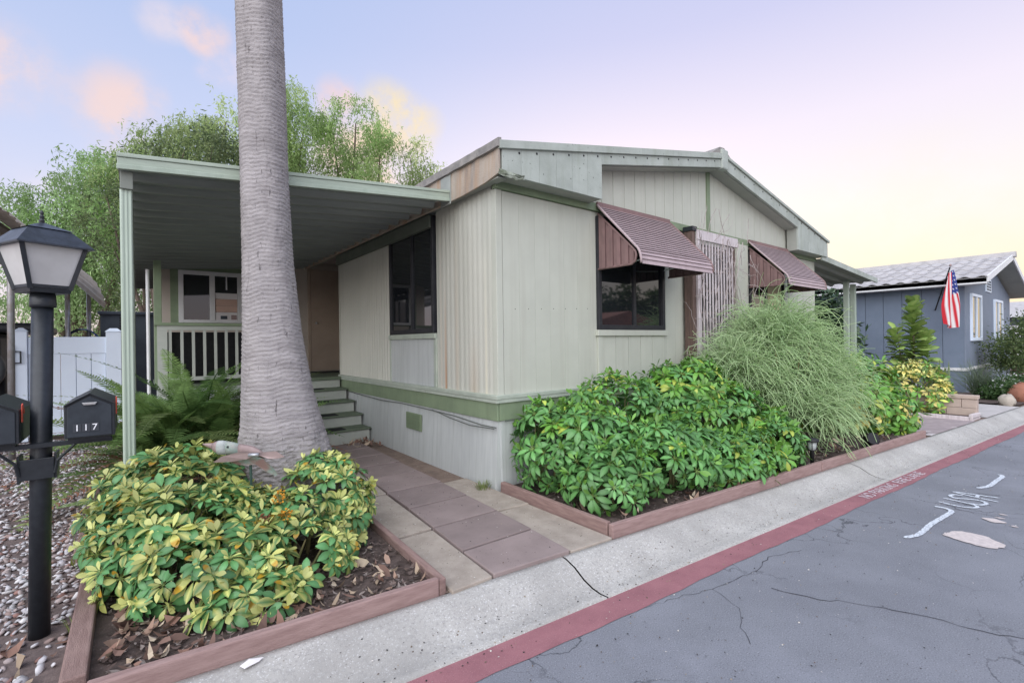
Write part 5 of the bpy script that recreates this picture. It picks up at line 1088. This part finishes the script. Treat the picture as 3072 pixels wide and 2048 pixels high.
M_.add(vs, [(i * 9 + j, (i + 1) * 9 + j, (i + 1) * 9 + j + 1, i * 9 + j + 1) for i in range(10) for j in range(8)]); M_.box(-3.7, -3.35, 8.8, 9.3, 0, 1.62).build('tarp_heap', TARPB, None, label='heap under a blue tarp behind the white gate', cat='tarp')

# gravel: real stones, too many to count
g = np.random.default_rng(11)
ico = np.array([[0, 0, 1], [.894, 0, .447], [.276, .851, .447], [-.724, .526, .447], [-.724, -.526, .447], [.276, -.851, .447], [.724, .526, -.447], [-.276, .851, -.447], [-.894, 0, -.447], [-.276, -.851, -.447], [.724, -.526, -.447], [0, 0, -1]])
icf = np.array([[0, 1, 2], [0, 2, 3], [0, 3, 4], [0, 4, 5], [0, 5, 1], [1, 6, 2], [2, 7, 3], [3, 8, 4], [4, 9, 5], [5, 10, 1], [6, 7, 2], [7, 8, 3], [8, 9, 4], [9, 10, 5], [10, 6, 1], [11, 7, 6], [11, 8, 7], [11, 9, 8], [11, 10, 9], [11, 6, 10]])
def stones(P, size, flat, cols, seed):
    g = np.random.default_rng(seed); n = len(P); a = g.uniform(0, 2 * PI, n); S = size[:, None] * np.c_[g.uniform(.8, 1.4, n), g.uniform(.5, 1.0, n), g.uniform(.3, .6, n) * flat]
    V = ico[None] * (1 + g.normal(size=(n, 12, 1)) * .16) * S[:, None, :]; tl = g.normal(size=(n, 2)) * .3
    V[:, :, 2] += V[:, :, 0] * tl[:, :1] + V[:, :, 1] * tl[:, 1:]
    x = V[:, :, 0] * np.cos(a)[:, None] - V[:, :, 1] * np.sin(a)[:, None]; y = V[:, :, 0] * np.sin(a)[:, None] + V[:, :, 1] * np.cos(a)[:, None]
    V = np.stack([x, y, V[:, :, 2]], -1) + P[:, None, :]
    Fq = (icf[None] + (np.arange(n) * 12)[:, None, None]).reshape(-1, 3)
    return V.reshape(-1, 3), Fq, np.repeat(cols, 12, 0)
bedg = MB().add([(-9, -.62, -.004), (-2.95, -1.02, -.004), (-2.95, 6.5, -.004), (-9, 6.5, -.004)], [(0, 1, 2, 3)]).build('gravel_bed', mat('gravel_base', (.17, .13, .12), (.11, .085, .08), 20, .95, .6, 60), kind='structure')
n = 15000; u = g.random(n); P = np.c_[g.uniform(-5.6, -2.97, n), -.80 + 7.2 * u ** 1.5, np.zeros(n)]
keep = (P[:, 1] > -.35 + .25 * np.sin(P[:, 0] * 5)) | (g.random(n) < .18); keep &= ~((np.abs(P[:, 0] - lx) < .07) & (np.abs(P[:, 1] - ly) < .07)); P = P[keep]; n = len(P)
pal = np.array([(.52, .50, .51), (.44, .42, .44), (.36, .30, .29), (.30, .22, .20), (.24, .20, .20), (.60, .58, .58), (.26, .15, .13)]); cc = pal[g.choice(7, n, p=[.24, .22, .16, .10, .12, .10, .06])] * g.uniform(.8, 1.15, (n, 1))
V, Fq, C_ = stones(P + np.c_[np.zeros(n), np.zeros(n), g.uniform(-.002, .010, n)], g.uniform(.009, .024, n), 1, cc, 12)
place('gravel', np_mesh('gravel', V, Fq, STONE, C_)); tag(bpy.data.objects['gravel'], 'pale pink and white gravel around the lamp post', 'gravel', kind='stuff')
MB().add([(-4.5, -1.25, .002), (-2.97, -1.16, .002), (-2.96, -1.0, .002), (-3.12, -.90, .002), (-3.4, -.86, .002), (-4.5, -.80, .002)], [(0, 1, 2, 3, 4, 5)]).build('concrete_apron', CONC, kind='structure')
# litter: bark chips and dry leaves in the beds, crumbs on path, gutter and road
def scatter_chips(name, P, L0, L1, w, pal, label, cat, seed, curl=.3, flat=.35):
    g = np.random.default_rng(seed); n = len(P); a = g.uniform(0, 2 * PI, n); L_ = g.uniform(L0, L1, n); d = np.c_[np.cos(a), np.sin(a), g.normal(size=n) * flat * .5]; s = np.c_[-np.sin(a), np.cos(a), g.normal(size=n) * flat]; up = np.tile([0, 0, 1.], (n, 1)); W = (L_ * w)[:, None]; L_ = L_[:, None]; cu = (g.uniform(-.2, 1, n) * curl)[:, None] * L_
    V = np.stack([P - d * L_ * .5 + up * cu, P - d * L_ * .15 + s * W * .5, P + d * L_ * .2 + s * W * .5, P + d * L_ * .5 + up * cu, P + d * L_ * .2 - s * W * .5, P - d * L_ * .15 - s * W * .5], 1).reshape(-1, 3)
    i = (np.arange(n) * 6)[:, None]; Fq = np.concatenate([i + [0, 1, 5, 5], i + [1, 2, 4, 5], i + [2, 3, 4, 4]], 1).reshape(-1, 4)
    me = bpy.data.meshes.new(name); me.from_pydata([tuple(v) for v in V], [], [tuple(dict.fromkeys(f)) for f in Fq.tolist()]); pal = np.array(pal); C_ = np.repeat(pal[g.integers(len(pal), size=n)] * g.uniform(.7, 1.25, (n, 1)), 6, 0)
    at = me.color_attributes.new('Col', 'FLOAT_COLOR', 'POINT'); at.data.foreach_set('color', np.c_[C_, np.ones(len(V))].astype(np.float32).ravel()); me.materials.append(STONE); me.update()
    tag(place(name, me), label, cat, kind='stuff')
def inbed(n, poly_x, ylo, yhi, z0, z1):
    x = g.uniform(*poly_x, n); lo_ = np.array([ylo(q) for q in x]); return np.c_[x, lo_ + (yhi - lo_) * g.random(n) ** 1.2, g.uniform(z0, z1, n)]
scatter_chips('bark_chips', np.concatenate([inbed(3600, (-2.82, -1.36), lambda x: yb(x) + .07, 1.6, .031, .05), inbed(4200, (.05, 6.0), lambda x: yb(x) + .07, -.3, .038, .056)]), .015, .055, .28, [(.10, .07, .06), (.16, .12, .105), (.24, .20, .18), (.07, .05, .045)], 'brown bark chips covering the planting beds', 'mulch', 81)
dl = [(.30, .20, .15), (.22, .13, .10), (.38, .29, .21), (.16, .10, .08), (.44, .36, .27)]
scatter_chips('fallen_leaves', np.concatenate([inbed(330, (-2.80, -1.9), lambda x: yb(x) + .08, .2, .036, .066), inbed(70, (-1.9, -1.4), lambda x: yb(x) + .08, .5, .036, .066), np.c_[g.uniform(-.5, -.08, 70), g.uniform(2.5, 3.0, 70), g.uniform(.03, .07, 70)], np.c_[g.uniform(-3.3, -2.97, 14), g.uniform(-1.0, -.3, 14), g.uniform(.01, .02, 14)], inbed(160, (.1, 6), lambda x: yb(x) + .08, -.6, .045, .075)]), .035, .105, .30, dl, 'dry brown fallen leaves on the planting beds', 'leaves', 82, .5, .8)
def gutter_pts(n):
    x = g.uniform(-3, 9, n); t = np.clip(g.normal(.72, .22, n), .03, .98); return np.c_[x, yb(x) + (yr(x) - yb(x)) * t, np.interp(t, [p[0] for p in kprof[1:8]], [p[1] for p in kprof[1:8]]) + .003]
GPT = gutter_pts(1300); xr = g.uniform(-2, 8, 1700); RPT = np.c_[xr, yr(xr) - np.abs(g.normal(0, .9, 1700)) - .02, np.full(1700, RZ + .007)]; xp = g.uniform(-1.25, -.1, 520); PPT = np.c_[xp, g.uniform(-1.35, 2.9, 520), np.full(520, .034) + 0]
PPT[:, 2] = .028 + .005 * (PPT[:, 1] + 1.4) / .5
scatter_chips('litter_crumbs', np.concatenate([GPT, RPT, PPT]), .004, .0125, .6, [(.05, .045, .045), (.12, .09, .07), (.30, .24, .17), (.55, .52, .48), (.03, .03, .03)], 'seed and leaf crumbs strewn over gutter, path and road', 'litter', 83, .2, .4)
tag(place('paper_scrap', MB().add([(-2.35, -1.275, .008), (-2.31, -1.255, .014), (-2.255, -1.27, .006), (-2.275, -1.285, .003), (-2.335, -1.30, .003), (-2.305, -1.275, .020)], [(0, 5, 1), (1, 5, 2), (2, 5, 3), (3, 5, 4), (4, 5, 0)]).mesh('paper_scrap', BLINDW)), 'white paper scrap in the gutter below the left planter', 'paper')
def tuft(cx, cy, n, h, label, z0=.02, spread=.05):
    M2 = MB(); gg = random.Random(int(cx * 100))
    for k in range(n):
        a = gg.uniform(0, 2 * PI); r = gg.uniform(0, spread); b = Vector((cx + r * math.cos(a), cy + r * math.sin(a), z0)); l = gg.uniform(.5, 1) * h; o_ = Vector((math.cos(a), math.sin(a), 0)) * l * gg.uniform(.2, .8); s_ = Vector((-math.sin(a), math.cos(a), 0)) * .003
        M2.add([b + s_, b - s_, b + o_ * .4 - s_ * .8 + Vector((0, 0, l * .6)), b + o_ * .4 + s_ * .8 + Vector((0, 0, l * .6)), b + o_ + Vector((0, 0, l * .8))], [(0, 1, 2, 3), (3, 2, 4)])
    M2.build('grass_tuft', mat('grass_blade', (.16, .24, .07), (.28, .28, .12), 30, .6, trans=.3), None, label=label, cat='grass')
tuft(-.13, .08, 90, .13, 'grass tuft at the foot of the home corner', .0, .07); tuft(-2.945, -.47, 30, .12, 'small grass tuft between lamp post and timber edging', .0, .02)

# ------------------------------------------------------------------ path lights in the right bed
sl = thing('path_light', 'upright black solar path light in the right bed', 'path light', (2.95, -1.60, .05))
M_ = MB(); M_.lathe([(.018, .04), (.022, .20), (.030, .205), (.036, .215)], (2.95, -1.60), 14); M_.build('stake', BLACKP, sl, smooth=True)
M_ = MB(); M_.lathe([(.034, .215), (.042, .25), (.044, .30)], (2.95, -1.60), 14); M_.build('lens', mat('clear_lamp_lens', (.42, .45, .44), (.30, .33, .32), 12, .2, spec=.5), sl, smooth=True)
M_ = MB(); M_.lathe([(.046, .30), (.070, .305), (.070, .318), (.055, .335), (.02, .342)], (2.95, -1.60), 18); M_.build('cap', BLACKP, sl, smooth=True)
for k in range(4):
    a = k * PI / 2 + .4; M_ = MB(); M_.tube([(2.95 + .037 * math.cos(a), -1.6 + .037 * math.sin(a), .212), (2.95 + .050 * math.cos(a), -1.6 + .050 * math.sin(a), .305)], .004, 4); M_.build('cage_bar', BLACKP, sl)
s2 = thing('spot_light', 'toppled black ground spotlight under the lime shrub', 'path light', (4.45, -1.72, .05))
M_ = MB(); M_.lathe([(.04, -.06), (.06, -.05), (.075, .05), (.08, .06), (.06, .062)], seg=16); place('housing', M_.mesh('housing', BLACKP, True), s2, (4.45, -1.70, .13), Vector((0, 0, 1)).rotation_difference(Vector((-.5, -.75, .35)))); box('foot', BLACKP, s2, 4.40, 4.50, -1.75, -1.63, .05, .07)

# ------------------------------------------------------------------ blue neighbour
bh = thing('blue_house', 'slate blue mobile home with grey tiled roof and white trim', 'house', (13.13, -1.27, 0))
BX, BY, BW, BLn = 13.13, -1.27, 7.3, 12.0
bm = lambda n, mt, *a, **k: box(n, mt, bh, *a, **k)
MB().prism([(BX + .03, BY + .03, 0), (BX + BW - .03, BY + .03, 0), (BX + BW - .03, BY + .03, 2.6), (BX + BW / 2, BY + .03, 3.3), (BX + .03, BY + .03, 2.6)], (0, BLn - .06, 0)).build('wall_core', BLUE, bh)
for k in range(30): bm('siding_board', BLUE, BX - .002, BX + .03, BY + .02 + k * .40, BY + .02 + k * .40 + .39, .62, 2.72)
for k in range(10): bm('skirt_panel', BLUE, BX + .004, BX + .03, BY + .02 + k * 1.2, BY + .02 + k * 1.2 + 1.19, 0, .54)
def zbr(x): return 2.72 + .21 * min(x - BX, BX + BW - x)
for k in range(36):
    a = BX + .01 + k * .2025; b = a + .197; MB().prism([(a, BY - .002, .62), (b, BY - .002, .62), (b, BY - .002, zbr(b) - .05), (a, BY - .002, zbr(a) - .05)], (0, .032, 0)).build('front_board', BLUEF, bh)
for k in range(6): bm('front_skirt_panel', BLUEF, BX + .01 + k * 1.21, BX + 1.21 + k * 1.21, BY + .004, BY + .03, 0, .54)
bm('belt_trim', WHITEP, BX - .02, BX + .0, BY - .02, BY + BLn, .545, .618); bm('belt_trim', WHITEP, BX, BX + BW, BY - .022, BY - .003, .546, .619)
bm('corner_trim', BLUEF, BX - .006, BX + .05, BY - .006, BY + .019, .62, 2.72)
bm('eave_fascia', WHITEP, BX - .42, BX - .39, BY - .44, BY + BLn + .3, 2.60, 2.745, bevel=.004); bm('eave_soffit', WHITEP, BX - .39, BX, BY - .40, BY + BLn, 2.60, 2.615)
for s_ in (0, 1):
    x0, x1 = (BX - .42, BX + BW / 2) if s_ == 0 else (BX + BW / 2, BX + BW + .42); z0, z1 = (2.66, 3.55) if s_ == 0 else (3.55, 2.66)
    MB().hexa([(x0, BY - .47, z0 - .03), (x1, BY - .47, z1 - .03), (x1, BY - .44, z1 - .03), (x0, BY - .44, z0 - .03)], [(x0, BY - .47, z0 + .12), (x1, BY - .47, z1 + .12), (x1, BY - .44, z1 + .12), (x0, BY - .44, z0 + .12)]).build('rake_fascia', WHITEP, bh)
    MB().hexa([(x0, BY - .435, z0 - .02), (x1, BY - .435, z1 - .02), (x1, BY + BLn, z1 - .02), (x0, BY + BLn, z0 - .02)], [(x0, BY - .435, z0 + .07), (x1, BY - .435, z1 + .07), (x1, BY + BLn, z1 + .07), (x0, BY + BLn, z0 + .07)]).build('roof_deck', SOFF, bh)
# barrel tiles: each one its own piece
tw, tl_ = .30, .80; vs = []
for j in range(2):
    for i in range(13):
        u = i / 12; vs.append((j * tl_ * 1.04, u * tw * 1.02, .034 * (math.sin(PI * min(1, u / .62)) if u < .62 else -.18 * math.sin(PI * (u - .62) / .38)) + (.018 if j == 0 else 0)))
        vs.append((j * tl_ * 1.04, u * tw * 1.02, vs[-1][2] - .016))
fs = [(2 * i, 2 * i + 2, 2 * i + 28, 2 * i + 26) for i in range(12)] + [(2 * i + 1, 2 * i, 2 * i + 2, 2 * i + 3)[::-1] for i in range(12)]
tmesh = MB().add(vs, fs).mesh('roof_tile', TILE, False); ang = math.atan2(.89, 4.07)
for r_ in range(5):
    for k in range(40):
        xx = BX - .47 + r_ * tl_ * .97; zz = 2.735 + (xx - BX + .42) * math.tan(ang) + .012
        place('roof_tile', tmesh, bh, (xx, BY - .46 + k * tw, zz), Matrix.Rotation(-ang, 3, 'Y').to_quaternion())
rcap = MB().prism([(BX + BW / 2 - .15, BY - .52, 3.60), (BX + BW / 2 + .15, BY - .52, 3.60), (BX + BW / 2 + .09, BY - .52, 3.74), (BX + BW / 2 - .09, BY - .52, 3.74)], (0, BLn, 0)).build('ridge_tile', TILE, bh)
def bwin(x0, x1, z0, z1):
    fr = MB().box(x0, x0 + .07, BY - .05, BY - .003, z0, z1).box(x1 - .07, x1, BY - .05, BY - .003, z0, z1).box(x0 + .07, x1 - .07, BY - .05, BY - .003, z0, z0 + .08).box(x0 + .07, x1 - .07, BY - .05, BY - .003, z1 - .07, z1).box((x0 + x1) / 2 - .04, (x0 + x1) / 2 + .04, BY - .045, BY - .003, z0 + .08, z1 - .07).build('window', WHITEV, bh)
    box('pane', GLASS, fr, x0 + .07, (x0 + x1) / 2 - .04, BY - .02, BY - .01, z0 + .08, z1 - .07); box('pane', GLASS, fr, (x0 + x1) / 2 + .04, x1 - .07, BY - .025, BY - .015, z0 + .08, z1 - .07)
bwin(BX + .58, BX + 1.95, 1.27, 2.46); bwin(BX + 4.05, BX + 5.5, 1.27, 2.46)
gv = bm('gable_vent', WHITEV, BX + 2.75, BX + 3.55, BY - .03, BY - .003, 2.62, 2.98)
for i in range(2):
    for k in range(4): box('vent_slot', DKGREY, gv, BX + 2.82 + i * .35, BX + 3.10 + i * .35, BY - .034, BY - .0305, 2.66 + k * .075, 2.71 + k * .075)
# flag on a slanting pole
fg = thing('flag', 'American flag hanging from a pole on the blue house', 'flag', (12.6, -1.0, 2.2))
M_ = MB(); M_.tube([(13.12, -.72, 2.05), (12.47, -1.12, 3.02)], .014, 8); M_.build('pole', BLACKP, fg); M_ = MB(); M_.lathe([(.004, 0), (.022, .015), (.026, .035), (.015, .06), (.002, .07)], seg=10); place('finial', M_.mesh('finial', COPPER, True), fg, (12.455, -1.13, 3.03))
nu, nvv = 40, 26; V = []; C_ = []; 
for i in range(nu + 1):
    for j in range(nvv + 1):
        u, v = i / nu, j / nvv          # u down the hanging length, v across the stripes
        wdt = .10 + .30 * min(1, u * 1.6); fold = .045 * math.sin(v * 11 + u * 3) * (.4 + u); sk = -.10 * u
        V.append((12.50 + .55 * (v - .5) * wdt + sk * .4 + .02 * fold, -1.13 - .62 * (v - .45) * wdt + fold, 2.96 - u * 1.27 - .10 * math.sin(v * 3) * u - (.08 * (1 - v) * (1 - u))))
        stripe = int(v * 12.999); c = (.60, .025, .04) if stripe % 2 == 0 else (.80, .78, .78)
        if u < .42 and v > .42: c = (.03, .05, .24) if not ((i % 3 == 1) and (j % 3 == 1)) else (.85, .85, .88)
        C_.append(c)
place('cloth', np_mesh('cloth', V, [[i * (nvv + 1) + j, i * (nvv + 1) + j + 1, (i + 1) * (nvv + 1) + j + 1, (i + 1) * (nvv + 1) + j] for i in range(nu) for j in range(nvv)], FLAGM, C_, True), fg)

# planting and bits in front of the blue house
def plant(name, label, cat, loc, els, n, seed, Ll, wl, c1, c2, clumps=60, spread=.1, tips=True, r0=.03, droop=0, group=None):
    t = thing(name, label, cat, loc, group); V, Fq, C_ = leaf_cloud(n, seed, clump_sampler(els, clumps, spread), Ll, wl, c1, c2, droop); V[:, 2] = np.maximum(V[:, 2], .03)
    place('crown', np_mesh('crown', V, Fq, LEAFM, C_), t)
    if tips: tubes_tree(t, loc, [(e[0], e[1], e[2] + e[5] * .4) for e in els], r0, seed)
    return t
# fiddle-leaf tree: large leaves, each its own piece
fl = thing('fiddle_leaf_tree', 'young tree with stacked large green leaves before blue wall', 'tree', (10.72, -.80, 0))
Vl = []; Cl = []; ts = np.linspace(0, 1, 6); wp = np.array([.10, .52, .66, .95, 1.0, .25]) * .095
for i, t_ in enumerate(ts):
    for s_ in (1, 0, -1): Vl.append((.27 * t_ * (1 - .08 * t_), s_ * wp[i], .02 * abs(s_) + .27 * (.10 * t_ - .28 * t_ * t_))); Cl.append((.36, .46, .15) if s_ == 0 else (.22, .35, .09))
lm = np_mesh('leaf', Vl, [q for i in range(5) for q in ([3 * i, 3 * i + 3, 3 * i + 4, 3 * i + 1], [3 * i + 1, 3 * i + 4, 3 * i + 5, 3 * i + 2])], LEAFV, Cl, True)
gg = random.Random(9)
def leaf_column(x, y, z0, z1, n, spread):
    for k in range(n):
        a = k * 2.4; zz = lerp(z0, z1, k / n); el = lerp(-.2, 1.1, k / n) + gg.uniform(-.25, .25); place('leaf', lm, fl, (x + gg.uniform(-.03, .03), y + gg.uniform(-.03, .03), zz), (Matrix.Rotation(a + gg.uniform(-.3, .3), 3, 'Z') @ Matrix.Rotation(-el, 3, 'Y') @ Matrix.Rotation(gg.uniform(-.4, .4), 3, 'X')).to_quaternion(), spread * gg.uniform(.75, 1.15))
leaf_column(10.72, -.80, .55, 2.10, 110, 1.15); leaf_column(10.42, -.55, .85, 1.50, 46, 1.0); leaf_column(10.90, -.97, .65, 1.40, 44, 1.15)
M_ = MB(); M_.tube([(10.72, -.8, 0), (10.72, -.8, 1.0), (10.72, -.8, 2.05)], [.03, .022, .01], 7); M_.tube([(10.72, -.8, .7), (10.5, -.62, .95), (10.45, -.58, 1.5)], [.02, .015, .008], 6); M_.build('trunk', BARK, fl)
# dark large-leaved tree under the side canopy
dt = thing('dark_leafy_tree', 'dark glossy-leaved tree beside the side canopy posts', 'tree', (10.9, 1.6, 0))
V, Fq, C_ = leaf_cloud(3800, 91, clump_sampler([(10.2, 1.9, 1.9, .9, .7, .8), (11.2, 1.3, 1.85, .75, .6, .75), (11.5, 1.0, 1.35, .5, .5, .5), (9.6, 2.3, 1.5, .9, .7, .9)], 130, .15), .24, .075, (.03, .06, .03), (.10, .17, .085), .2); place('crown', np_mesh('crown', V, Fq, mat('glossy_leaf', (0, 0, 0), attr='Col', rough=.35, spec=.5, trans=.12), C_), dt); tubes_tree(dt, (10.9, 1.6, 0), [(10.2, 1.9, 2.3), (11.2, 1.3, 2.3), (11.5, 1, 1.6), (9.8, 2.2, 1.8)], .06, 91)
plant('small_tree', 'round dark green small tree at the right edge', 'tree', (15.2, -1.9, 0), [(14.6, -1.95, 1.05, .75, .5, .52), (15.5, -2.15, 1.25, .8, .5, .6), (15.2, -1.9, .85, .9, .5, .35), (16.2, -2.2, 1.15, .7, .5, .6)], 9000, 92, .085, .035, (.05, .09, .035), (.17, .22, .08), 220, .12, True, .07)
# snake plants
sn = thing('snake_plants', 'clump of upright snake plants below the blue wall', 'plant', (11.2, -1.1, 0)); gg = random.Random(5)
for k in range(34):
    x, y = 11.15 + gg.uniform(-.38, .38), -1.12 + gg.uniform(-.2, .2); h = gg.uniform(.45, .95); a = gg.uniform(0, PI); w = Vector((math.cos(a), math.sin(a), 0)) * .028; lean = Vector((gg.uniform(-.1, .1), gg.uniform(-.1, .1), 0)); b = Vector((x, y, .02))
    M_ = MB(); pts = []
    for i, (t_, ww) in enumerate([(0, .7), (.35, 1), (.75, .8), (1, .05)]): c = b + lean * t_ + Vector((0, 0, h * t_)); nn_ = Vector((-w.y, w.x, 0)) * .25; pts += [c + w * ww, c + nn_ * ww, c - w * ww]
    M_.add(pts, [q for i in range(3) for q in ((3 * i, 3 * i + 1, 3 * i + 4, 3 * i + 3), (3 * i + 1, 3 * i + 2, 3 * i + 5, 3 * i + 4))]); M_.build('leaf', mat('snake_plant_leaf', (.16, .20, .10), (.07, .11, .06), 4, .5, stretch=(1, 1, 9), var=.2), sn)
# wispy grass-like plant and white flowering ground cover
V, Fq, C_ = strands(260, 8, [(12.0, -1.65, .08, .16, .14, .1)], (.5, .85), .004, (.14, .20, .13), (.24, .30, .20), 6, .25, upb=3.0); t = thing('wispy_plant', 'thin blue-green reedy plant beside the blue house corner', 'plant', (12, -1.65, 0)); place('stems', np_mesh('stems', V, Fq, LEAFM, C_), t)
t = plant('flowering_shrub', 'low dark shrub with white flowers near the road', 'shrub', (12.6, -2.05, 0), [(12.3, -2.0, .18, .7, .3, .24), (13.3, -2.15, .2, .8, .3, .26), (11.9, -1.95, .15, .4, .25, .2)], 5200, 93, .07, .035, (.03, .07, .025), (.09, .16, .05), 160, .07, False)
V, Fq, C_ = leaf_cloud(260, 94, clump_sampler([(12.3, -2.0, .26, .7, .3, .22), (13.3, -2.15, .28, .8, .3, .24)], 60, .03), .05, .05, (.75, .75, .75), (.82, .82, .80)); place('flowers', np_mesh('flowers', V, Fq, LEAFM, C_), t)
def rock(name, label, cat, c, r, mt, seed):
    g = np.random.default_rng(seed); M2 = MB(); vs = []
    for i in range(9):
        for k in range(14):
            ph_, th_ = PI * i / 8, 2 * PI * k / 14; q = 1 + .12 * math.sin(3 * th_ + seed) * math.sin(ph_) + .06 * g.normal(); vs.append((c[0] + r[0] * q * math.sin(ph_) * math.cos(th_), c[1] + r[1] * q * math.sin(ph_) * math.sin(th_), c[2] + r[2] * q * math.cos(ph_)))
    M2.add(vs, [(i * 14 + k, (i + 1) * 14 + k, (i + 1) * 14 + (k + 1) % 14, i * 14 + (k + 1) % 14) for i in range(8) for k in range(14)]); M2.build(name, mt, None, smooth=True, label=label, cat=cat)
rock('boulder', 'round pale rock in front of the flowering shrub', 'rock', (11.0, -2.2, .08), (.16, .13, .14), ROCK, 3)
pt = thing('clay_pot', 'terracotta pot lying beside the pale rock', 'pot', (11.75, -2.32, 0)); M_ = MB(); M_.lathe([(.10, -.2), (.17, -.12), (.20, .0), (.19, .10), (.14, .18), (.16, .2), (.14, .205), (.12, .16)], seg=20); place('pot_body', M_.mesh('pot_body', TERRA, True), pt, (11.75, -2.3, .17), Vector((0, 0, 1)).rotation_difference(Vector((.5, -.3, .5)).normalized()))
# beige block wall end
bw = thing('block_wall', 'low beige concrete block wall beside the driveway', 'wall', (8.66, -1.9, 0))
for c_ in range(2):
    for k in range(3):
        y0 = yb(8.66) + .10 + k * .40 - (.2 if c_ else 0); y0c, y1c = max(y0, yb(8.66) + .10), min(y0 + .394, -1.15)
        if y1c > y0c: box('block', BEIGEB, bw, 8.58, 8.73, y0c, y1c, .0 + c_ * .155, .151 + c_ * .155, bevel=.006)
box('cap_block', BEIGEB, bw, 8.565, 8.745, yb(8.66) + .085, -1.15, .312, .372, bevel=.006)
sg = thing('address_sign', 'dark address sign with white 17 among the shrubs', 'sign', (9.9, -1.05, 0)); n_ = Vector((-1, -.8, 0)).normalized()
sx = Vector((.786, -.618, 0)); c0 = Vector((9.9, -1.07, .36))
MB().hexa([c0 - sx * .17 - Vector((0, 0, .13)), c0 + sx * .17 - Vector((0, 0, .13)), c0 + sx * .17 - Vector((0, 0, .13)) + Vector((.02, .025, 0)), c0 - sx * .17 - Vector((0, 0, .13)) + Vector((.02, .025, 0))], [c0 - sx * .17 + Vector((0, 0, .11)), c0 + sx * .17 + Vector((0, 0, .11)), c0 + sx * .17 + Vector((.02, .025, .11)), c0 - sx * .17 + Vector((.02, .025, .11))]).build('panel', DKGREY, sg)
for ch, a in (('1', -.09), ('7', .01)):
    q = basis_quat(sx, Vector((-.618, -.786, 0))); o = place('numeral', text_mesh('numeral', ch, .16, NUMW, .002), sg, c0 + sx * a + Vector((-.006, -.008, .02)), q)
box('stake', BLACKP, sg, 9.90, 9.93, -1.05, -1.03, 0, .24)
# next home along the street and others across it, which the windows mirror
fh = thing('pale_home', 'pale low home far down the street at right edge', 'house', (34, -1, 0)); box('wall', WHITEP, fh, 33, 41, -1.6, 8, 0, 2.3); MB().prism([(32.6, -2.0, 2.31), (41.4, -2.0, 2.31), (37, -2.0, 3.3)], (0, 10, 0)).build('roof', TILE, fh); box('band', DKGREY, fh, 32.97, 32.999, -1.6, 8, 1.9, 2.3); box('window', GLASS, fh, 34.2, 35.6, -1.63, -1.601, 1.0, 1.9)
ah = thing('home_across_street', 'pink-roofed home across the street mirrored in the window', 'house', (18, -16, 0)); box('wall', BEIGEB, ah, 14, 23, -22, -13.4, 0, 1.9); MB().prism([(13.5, -13.0, 1.91), (23.5, -13.0, 1.91), (18.5, -13.0, 3.0)], (0, -9.4, 0)).build('roof', SKYREF, ah)
plant('hedge_tree', 'leafy trees across the street mirrored in the window', 'tree', (26, -26, 0), [(14, -25, 3, 3.4, 2, 2.6), (20, -26, 3.4, 3.6, 2, 3.0), (26, -26, 3.6, 3.6, 2, 3.2), (32, -25, 3.2, 3.6, 2, 3.0), (38, -25, 3.4, 3.6, 2, 3.0), (44, -26, 3, 3.6, 2, 2.8)], 20000, 95, .5, .25, (.05, .09, .04), (.12, .18, .07), 260, .5, True, .25)
